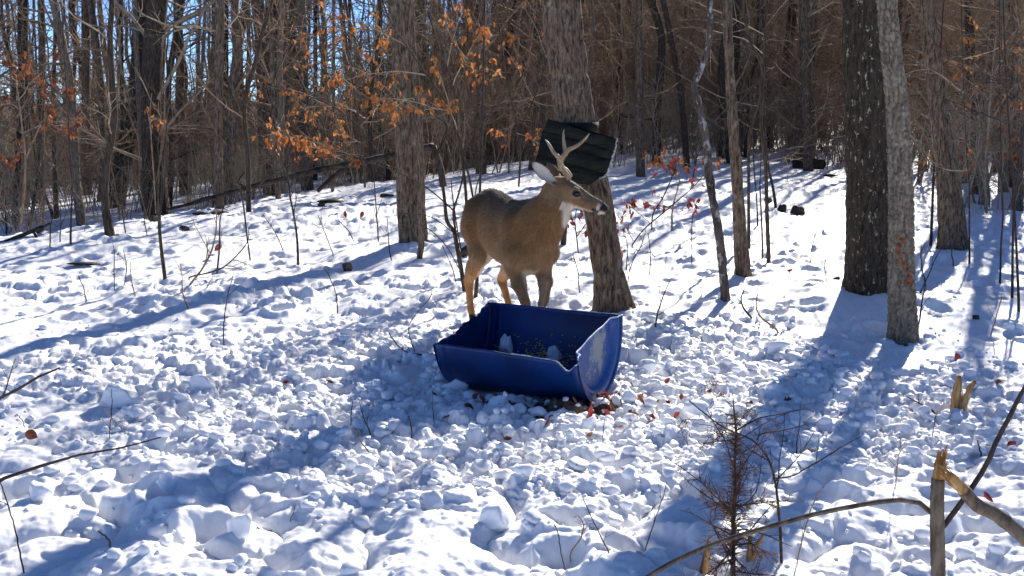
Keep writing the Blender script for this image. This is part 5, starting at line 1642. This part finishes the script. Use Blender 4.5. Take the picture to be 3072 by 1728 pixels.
SPR = [
    ([(564, 925, 4), (560, 870, 4), (570, 820, 3), (578, 770, 2)], LS, 3), ([(672, 1020, 4), (676, 960, 4), (690, 880, 3), (708, 820, 2)], 'taller thin twig on the snow below the long trunk shadow', 3),
    ([(1012, 930, 4), (1005, 880, 3), (985, 830, 3), (965, 800, 2)], LS, 2), ([(255, 900, 4), (258, 860, 3), (252, 820, 2)], LS, 2), ([(405, 890, 4), (402, 840, 3), (410, 780, 2)], LS, 3),
    ([(345, 870, 3), (338, 800, 3), (330, 740, 2)], LS, 4), ([(372, 865, 3), (380, 800, 3), (372, 750, 2)], LS, 3),
    ([(893, 790, 8), (888, 700, 7), (870, 600, 6), (858, 520, 5), (830, 450, 4), (800, 420, 3)], 'slim dark whip leaning across the open snow in front of the fallen log', 6),
    ([(565, 860, 7), (610, 800, 6), (640, 740, 5), (655, 680, 4), (660, 620, 3)], 'slanting dark stem springing from the open snow beside an upright dead stalk', 5),
    ([(650, 820, 6), (652, 740, 5), (648, 660, 4), (665, 600, 3)], 'upright dead stalk with a curled leaf on the open snow', 4),
    ([(570, 832, 5), (640, 815, 5), (690, 790, 4), (745, 730, 3), (755, 680, 2)], 'bowed dark twig lying along the open snow', 3),
    ([(1135, 730, 4), (1130, 660, 4), (1125, 560, 3), (1120, 480, 2)], 'thin upright whip standing next to the furrowed tree', 3),
    ([(1245, 1060, 4), (1228, 1000, 3), (1235, 960, 3), (1290, 890, 3), (1300, 865, 2)], 'forked thin twig beside the open end of the trough', 2),
    ([(1275, 1068, 5), (1225, 1062, 4), (1190, 1040, 4), (1165, 1010, 3)], 'thin curved stick poking out from under the open end of the trough', 1),
    ([(1965, 992, 6), (1970, 940, 5), (1985, 880, 4), (2000, 832, 3)], 'knotty dark twig between the trough and the crooked sapling', 2),
    ([(2255, 955, 7), (2235, 925, 6), (2230, 900, 5), (2240, 872, 4)], 'dark forked twig lying in the snow beside the straight tree', 3),
    ([(2330, 990, 7), (2290, 960, 6), (2275, 930, 5), (2285, 890, 4)], 'dark curved twig lying in the snow near the dark forked one', 3),
    ([(2755, 980, 5), (2768, 900, 5), (2778, 850, 5), (2770, 800, 4), (2772, 740, 3)], 'wavy dark vine-like stem rising beside the foot of the pale tree', 2),
    ([(1300, 1265, 3), (1295, 1215, 3), (1290, 1160, 2)], LW, 0), ([(1235, 1295, 4), (1228, 1270, 4), (1222, 1250, 3)], LW, 0),
    ([(1110, 1360, 4), (1085, 1330, 4), (1060, 1300, 3), (1056, 1280, 2)], 'short forked twig lying in the shaded snow in front of the trough', 2),
    ([(1108, 1298, 4), (1095, 1270, 4), (1085, 1235, 3), (1080, 1205, 2)], 'thin crooked twig standing in the shaded snow in front of the trough', 3),
    ([(1048, 1260, 3), (1044, 1230, 3), (1042, 1215, 2)], LW, 0), ([(330, 1315, 3), (325, 1250, 3), (318, 1180, 2)], 'wispy weed stalk rising from the pale crust', 3), ([(378, 1298, 3), (350, 1250, 3), (335, 1200, 2)], 'slanting wispy weed stalk leaning over the pale crust', 2), ([(435, 1270, 3), (425, 1235, 2), (420, 1210, 2)], LS, 3),
    ([(1805, 1325, 3), (1808, 1290, 3), (1812, 1262, 2)], LW, 0), ([(2392, 1328, 4), (2390, 1270, 3), (2386, 1190, 2)], 'straight thin stalk in the shade of the pale tree', 0),
    ([(2685, 1457, 4), (2678, 1400, 4), (2680, 1330, 3), (2672, 1290, 2)], 'pale branching weed stalk on the sunlit edge of the tree shadow', 4),
    ([(2948, 1365, 5), (2942, 1340, 5), (2936, 1320, 4)], LW, 0), ([(2800, 1238, 6), (2770, 1222, 5), (2745, 1212, 4)], 'short dark stick lying on the sunlit snow near the chewed stub', 1),
    ([(2795, 1310, 3), (2802, 1270, 3), (2812, 1235, 2)], LW, 0),
    ([(1715, 1660, 5), (1740, 1600, 5), (1745, 1560, 4), (1725, 1520, 3), (1710, 1515, 2)], 'branching dark twig in the bright snow before the trough', 3),
    ([(1840, 1700, 5), (1800, 1600, 4), (1770, 1540, 3), (1750, 1500, 2)], 'long dark twig slanting up from the bright snow before the trough', 2),
    ([(1690, 1690, 4), (1678, 1630, 4), (1665, 1590, 3)], LW, 1), ([(1935, 1640, 4), (1960, 1560, 3), (1985, 1480, 3), (1995, 1440, 2)], 'thin arching stalk rising beside the dead brown seedling', 2),
    ([(2395, 1690, 5), (2420, 1560, 4), (2440, 1480, 4), (2455, 1440, 3)], 'tall thin looped stalk standing in the blue shade', 1),
    ([(72, 1690, 6), (45, 1560, 5), (20, 1450, 4), (5, 1380, 3)], 'long thin stalk leaning over the bright snow mound', 1),
    ([(70, 1262, 3), (66, 1250, 3), (62, 1235, 2)], LW, 0), ([(770, 1585, 5), (790, 1600, 4), (815, 1610, 3)], LW, 0), ([(325, 1625, 7), (300, 1605, 6), (290, 1595, 5)], 'short dark stick end poking out of a snow hollow', 0),
    ([(870, 1555, 3), (872, 1545, 3), (873, 1530, 2)], LW, 0), ([(1720, 1415, 3), (1722, 1400, 3), (1722, 1385, 2)], LW, 0),
    ([(1385, 760, 5), (1375, 690, 4), (1360, 600, 4), (1355, 540, 3)], 'thin straight shoot among the beech stems', 2),
    ([(1795, 800, 4), (1790, 720, 3), (1780, 640, 2)], 'thin shoot beside the foot of the leaning tree', 3), ([(1740, 870, 4), (1735, 810, 4), (1720, 760, 3)], 'dark spindly weed between the deer and the leaning tree', 4),
    ([(1885, 840, 4), (1900, 790, 3), (1930, 740, 3), (1945, 700, 2)], 'thin arching shoot beyond the foot of the leaning tree', 3), ([(1880, 800, 4), (1884, 730, 3), (1870, 690, 2)], LS, 2),
    ([(2015, 690, 6), (2018, 620, 5), (2032, 560, 4), (2040, 510, 3)], 'straight dark shoot standing in the middle of the clearing', 2), ([(2075, 790, 3), (2076, 700, 3), (2080, 640, 2)], LS, 3), ([(1950, 820, 3), (1952, 760, 3), (1948, 700, 2)], LS, 3),
    ([(2430, 790, 3), (2440, 730, 3), (2450, 690, 2)], LS, 2), ([(2480, 845, 3), (2478, 800, 3), (2490, 770, 2)], LS, 2), ([(2640, 800, 3), (2644, 760, 3), (2650, 700, 2)], LS, 2),
    ([(2755, 890, 4), (2790, 820, 4), (2820, 760, 3), (2870, 700, 2)], 'thin slanting shoot crossing in front of the flared tree', 3), ([(2860, 800, 4), (2850, 750, 4), (2840, 700, 3)], LS, 2), ([(2975, 1000, 4), (2980, 930, 3), (2985, 880, 2)], LS, 2),
    ([(440, 700, 3), (436, 650, 3), (440, 600, 2)], LS, 2), ([(180, 720, 4), (182, 660, 3), (180, 600, 2)], LS, 3), ([(150, 740, 4), (140, 680, 4), (150, 620, 3)], LS, 3), ([(255, 690, 3), (258, 640, 3), (250, 560, 2)], LS, 3), ([(375, 690, 4), (370, 600, 4), (378, 520, 3)], LS, 3), ([(20, 700, 5), (12, 640, 4), (5, 590, 3)], LS, 3),
    ([(850, 760, 3), (820, 700, 3), (780, 650, 2)], LS, 3), ([(1000, 770, 3), (980, 700, 3), (960, 640, 2)], LS, 3), ([(1060, 720, 3), (1040, 690, 3), (1010, 660, 2)], LS, 2), ([(1175, 785, 4), (1165, 720, 3), (1160, 660, 2)], LS, 2), ([(1370, 860, 3), (1360, 810, 3), (1330, 740, 2)], LS, 2)]
for i, (px, lab, nb) in enumerate(SPR):
    sprig(px, lab, nb, seed=i, mat=('twig_dark' if i % 4 else 'twig'))

# dead brown conifer seedling near the lower edge
def seedling():
    rng = np.random.default_rng(77)
    b = gp(2203, 1725); Y = b[1]
    root = empty('dead_seedling', b)
    P = np.array([(*atY(u, v, Y), wd * mpp(Y) / 2) for u, v, wd in [(2203, 1740, 14), (2200, 1650, 13), (2200, 1560, 12), (2205, 1480, 11), (2204, 1380, 9), (2208, 1300, 7), (2202, 1230, 5), (2198, 1180, 3)]])
    P[0, 2] -= .05
    Q = spline(P, 40); mb = MB(); mb.tubes(Q[:, :3] - b, Q[:, 3], 8); mb.obj('stem', M['twig_dark'], root)
    mb = MB()
    B1, r1 = branches(rng, Q[None, :, :3] - b, Q[None, :, 3], 34, 7, .12, .95, .26, 68, .5, .0014, .13, .03)
    B2, r2 = branches(rng, B1, r1, 150, 5, .15, 1, .09, 50, .7, .0009, .15, -.02)
    B3, r3 = branches(rng, B2, r2, 1300, 3, 0, 1, .045, 55, .9, .0009, .1, -.12)
    B4, r4 = branches(rng, Q[None, 8:36, :3] - b, Q[None, 8:36, 3], 420, 4, 0, 1, .07, 60, .3, .0011, .2, -.25)
    mb.tubes(B1, r1, 5, False); mb.tubes(B2, r2, 4, False); mb.obj('branches', M['twig_dark'], root)
    mb = MB(); mb.tubes(B3, r3, 3, False); mb.tubes(B4, r4, 3, False); mb.obj('needles', simple('dead_needles', (.14, .055, .025), (.30, .14, .06), 30), root)
    tag(root, 'dead brown conifer seedling with tufts of rusty needles standing in the blue shade', 'seedling')
seedling()
sprig([(2345, 1690, 10), (2338, 1600, 10), (2330, 1540, 9), (2315, 1430, 8), (2290, 1360, 7), (2240, 1310, 6), (2150, 1270, 5), (2050, 1190, 4)], 'arching knotty bare branch beside the dead brown seedling', 5, 'twig_dark', 201, name='bare_branch', cat='branch', blen=.35)
sprig([(2318, 1436, 6), (2380, 1430, 5), (2440, 1395, 5), (2510, 1350, 4), (2580, 1310, 3)], 'thin side branch reaching out over the blue tree shadow', 1, 'twig_dark', 202, name='bare_branch', Y=gp(2345, 1690)[1], sink=0, cat='branch')
sprig([(2210, 1290, 6), (2270, 1255, 5), (2330, 1240, 4), (2400, 1225, 4), (2430, 1235, 3)], 'thin branch tipped with a dark curled leaf above the dead seedling', 0, 'twig_dark', 203, name='bare_branch', Y=gp(2203, 1725)[1], sink=0, cat='branch')
sprig([(2270, 1320, 5), (2290, 1300, 5), (2360, 1290, 4), (2430, 1270, 3)], 'thin drooping branch beside the top of the dead seedling', 2, 'twig_dark', 204, name='bare_branch', Y=gp(2203, 1725)[1], sink=0, cat='branch')

# ------------------------------------------------------------------ snapped saplings close by
def snapped(name, px, Y, label, raw_at=1, mat='stub_bark', jag=.012, k=18, ridges=True, raw_len=.06, dY=0., cat='broken sapling'):
    P = np.array([(*atY(q[0], q[1], Y + (q[3] if len(q) > 3 else 0)), q[2] * mpp(Y) / 2) for q in px])
    b = P[0, :3].copy(); root = empty(name, b)
    n = 90
    Q = spline(P, n); rng = np.random.default_rng(len(label))
    L = np.linalg.norm(np.diff(Q[:, :3], axis=0), axis=1).sum()
    cut = int(n * (1 - raw_len / L)) if raw_at else n
    mb = MB(); mb.tubes(Q[:cut + 1, :3] - b, Q[:cut + 1, 3] * (1 + .03 * rng.normal(size=cut + 1)), k); mb.obj('stem', M[mat], root)
    if raw_at:
        mb = MB()
        S = Q[cut - 1:, :3] - b; rr = Q[cut - 1:, 3] * np.linspace(.93, .62, n - cut + 1)
        mb.tubes(S, rr, k)
        # torn fibres
        t = S[-1] - S[-3]; t /= np.linalg.norm(t)
        for i in range(110):
            a = rng.random() * 6.283; q = math.sqrt(rng.random())
            n1 = np.cross(t, [0, 1, .3]); n1 /= np.linalg.norm(n1); n2 = np.cross(t, n1)
            j_ = int(rng.integers(len(S) // 3, len(S))); o = S[j_] + (n1 * math.cos(a) + n2 * math.sin(a)) * rr[j_] * (.75 + .3 * q)
            ln = jag * 2 * (.3 + 1.2 * rng.random()); dr = t + rng.normal(size=3) * .12
            pts = np.stack([o - t * .006, o + dr * ln * .5, o + dr * ln]); mb.tubes(pts, np.array([.0013, .001, .0003]), 5, False)
        mb.obj('torn_end', M['wood_raw'], root)
    return tag(root, label, cat, 'snapped and chewed stems')
snapped('snapped_sapling', [(2820, 2180, 48), (2818, 1900, 46), (2815, 1728, 46), (2812, 1600, 44), (2812, 1480, 42), (2818, 1400, 40), (2826, 1368, 36)], 2.55, 'snapped upright sapling stub with pale torn wood at its top')
snapped('snapped_sapling', [(3440, 2290, 52, -.15), (3330, 1960, 51, -.12), (3250, 1790, 50, -.1), (3160, 1690, 48, -.06), (3072, 1612, 46, -.03), (2990, 1545, 46, -.01), (2930, 1515, 44), (2890, 1470, 42), (2842, 1425, 44)], 2.5, 'fallen grey broken branch with a pale torn end beside the snapped stub')
sprig([(2822, 1590, 20), (2880, 1510, 19), (2940, 1420, 18), (2985, 1330, 17), (3030, 1245, 16), (3085, 1150, 14), (3150, 1020, 11)], 'smooth dark rod-like shoot slanting up beside the snapped stub', 0, 'twig_dark', 211, name='slanting_shoot', Y=2.58, sink=0, cat='branch')
sprig([(2800, 1545, 17), (2770, 1515, 17), (2720, 1500, 17), (2640, 1505, 17), (2480, 1533, 17), (2300, 1583, 17), (2130, 1635, 17), (1990, 1700, 17), (1860, 1790, 17), (1760, 1920, 17), (1700, 2180, 17)], 'long bowed branch with a frosted upper side arching away from the snapped stub', 0, 'stub_bark', 212, name='bowed_branch', Y=2.56, sink=0, cat='branch')
def chewed(u, v, prongs, label, scale_px):
    b = gp(u, v); Y = b[1]; root = empty('chewed_stub', b)
    for pr in prongs:
        P = np.array([(*atY(a, c, Y), wd * mpp(Y) / 2) for a, c, wd in pr]); P[0, 2] -= .03
        Q = spline(P, 20); rng = np.random.default_rng(int(pr[0][0]))
        mb = MB(); mb.tubes(Q[:, :3] - b, Q[:, 3] * np.linspace(1.0, .55, 20), 14)
        V = mb.V[0]; mb.V[0] = V + .16 * scale_px * mpp(Y) * np.stack([vn3(V[:, 0] * 130, V[:, 1] * 130, V[:, 2] * 16, 70 + k) * (1, 1, .4)[k] for k in range(3)], 1)
        t = Q[-1, :3] - Q[-4, :3]; t /= np.linalg.norm(t)
        for i in range(26):
            o = Q[int(rng.integers(8, 20)), :3] - b + rng.normal(size=3) * Q[-1, 3] * .55; dr = t + rng.normal(size=3) * .25; ln = Q[-1, 3] * (1 + 2 * rng.random())
            mb.tubes(np.stack([o, o + dr * ln * .5, o + dr * ln]), np.array([.07, .05, .01]) * Q[-1, 3], 4, False)
        mb.obj('prong', M['wood_raw'], root)
    tag(root, label, 'stub', 'snapped and chewed stems')
chewed(2875, 1235, [[(2872, 1238, 36), (2870, 1195, 34), (2874, 1150, 28), (2876, 1128, 22)], [(2880, 1232, 34), (2895, 1200, 28), (2912, 1165, 24), (2925, 1142, 18)]], 'forked orange stub of chewed wood standing in the sunlit snow', 36)
chewed(2252, 1690, [[(2250, 1690, 24), (2248, 1640, 22), (2250, 1612, 20)], [(2252, 1685, 22), (2270, 1640, 18), (2290, 1605, 16)]], 'small forked stub of chewed wood under the bowed branch', 24)
chewed(2118, 1700, [[(2112, 1700, 26), (2120, 1660, 26), (2128, 1622, 22)]], 'single peg of chewed wood under the far end of the bowed branch', 24)
# out-of-reach twigs low over the snow
sprig([(-480, 3500, 18), (-420, 2500, 16), (-260, 1720, 14), (-60, 1470, 12), (30, 1430, 11), (90, 1412, 11), (150, 1372, 9), (260, 1360, 7), (340, 1345, 6), (470, 1310, 4)], 'bare knotty twig hanging low over the bright snow', 3, 'twig_dark', 221, name='hanging_twig', Y=1.75, sink=0, cat='branch', blen=.16)
sprig([(-340, 2500, 13), (-220, 1560, 11), (-40, 1235, 9), (30, 1180, 9), (90, 1140, 8), (130, 1120, 7), (175, 1102, 5)], 'short purple-brown twig tip hanging over the crusted snow', 1, 'twig_dark', 222, name='hanging_twig', Y=2.2, sink=0, cat='branch', blen=.1)
print('twigs', time.time() - T0)

# ------------------------------------------------------------------ fallen leaves on the snow
def fallen(u, v, spx, label, kind='fallen', n=1, group='dead leaves lying on the snow', flat=True, i=0):
    rng = np.random.default_rng(9000 + i)
    p = gp(u, v); p[2] = float(HS(p[0], p[1])) + .012
    o = leaf_at(kind, p, spx * mpp(p[1]), rng, None, np.zeros(3), 'fallen_leaf', flat)
    if flat: o.location.z += .006
    else: o.location.z += spx * mpp(p[1]) * .7
    tag(o, label, 'leaf', group)
LT = 'small dead leaf in the trampled snow near the trough'
FL = [(78, 1325, 52, 'large curled brown leaf standing in the snow crust', 'rust', False), (1510, 1312, 30, LT, 'wine', True), (1650, 1290, 40, 'pinkish-brown curled leaf between snow clods before the trough', 'rust', False), (1785, 1260, 44, 'bright red leaf beside the pointed snow shard', 'wine', False), (1778, 1315, 42, 'dark upright leaf stuck in the snow below the pointed shard', 'fallen', False),
      (1325, 1250, 34, LT, 'fallen', True), (1420, 1222, 46, 'long dark curled leaf on the shaded snow before the trough', 'fallen', True), (1062, 1242, 30, LT, 'fallen', True), (1585, 1300, 26, LT, 'wine', True), (1310, 1180, 30, LT, 'fallen', True), (2120, 1180, 36, LT, 'fallen', True), (2260, 1212, 40, 'dark frilled leaf on the sunlit clods', 'fallen', True), (2350, 1200, 30, LT, 'fallen', True), (2155, 1185, 30, LT, 'fallen', True),
      (2520, 1125, 40, 'dark leaf in the blue shade between two snow clods', 'fallen', True), (2540, 1100, 30, LT, 'fallen', True), (2435, 1330, 40, 'dark ragged leaf in a hoof print in the shade', 'fallen', True), (2865, 1090, 46, 'red folded leaf on the sunlit mound near the chewed stub', 'wine', False), (3010, 1160, 44, 'clot of dark leaf on the snow beyond the chewed stub', 'fallen', True), (3050, 1335, 40, 'dark red curled leaf at the shaded crust', 'wine', True),
      (2403, 1232, 38, 'dark curled leaf under the tip of the thin branch beside the seedling', 'fallen', True), (2180, 915, 30, 'orange leaf at the foot of the crooked lichen-spotted sapling', 'orange', False), (2365, 810, 34, 'dark leaf lying on the snow beyond the straight tree', 'wine', True), (1000, 1300 - 150, 24, LT, 'fallen', True), (850, 1140, 24, LT, 'wine', True), (1010, 1045, 22, LT, 'wine', True), (245, 1375 - 240, 22, LT, 'fallen', True), (1255, 1480, 26, LT, 'fallen', True), (1865, 1440, 26, LT, 'fallen', True), (665, 748, 30, 'curled leaf caught on the upright dead stalk', 'rust', False), (955, 752, 26, 'small dark leaf tuft on the open snow before the furrowed tree', 'fallen', False), (1035, 655, 24, 'red curled leaf hanging over the open snow before the furrowed tree', 'wine', False), (1090, 655, 22, 'red leaf on a thread-thin twig next to the furrowed tree', 'wine', False), (1640, 775 + 30, 30, 'dark red leaf on the snow behind the forelegs of the deer', 'wine', False), (1862, 770, 36, 'orange-brown leaf hanging beside the foot of the leaning tree', 'orange', False), (2950, 1500, 42, 'wine-red seed-like leaf beside the fallen broken branch', 'wine', False)]
for i, (u, v, spx, lab, kd, fl) in enumerate(FL):
    fallen(u, v, spx, lab, kd, flat=fl, i=i)
rng = np.random.default_rng(55)
LL = 'brown dead leaf in the bare litter beside the trough'
for i in range(80):
    if i >= 46: u, v = rng.uniform(1430, 1830), rng.normal(1200, 9)
    elif i < 30: u, v = rng.normal(1800, 110), rng.normal(1215, 24)
    else: u, v = rng.normal(1920, 60), rng.normal(1225, 22)
    p = gp(u, v)
    if in_trough(p[0], p[1], -.05): continue
    fallen(u, v, rng.uniform(20, 40), LL, str(rng.choice(['fallen', 'rust', 'wine', 'fallen'])), group='dead leaves in the litter beside the trough', i=200 + i, flat=rng.random() < .7)
print('done', time.time() - T0, 'objects', len(bpy.data.objects))
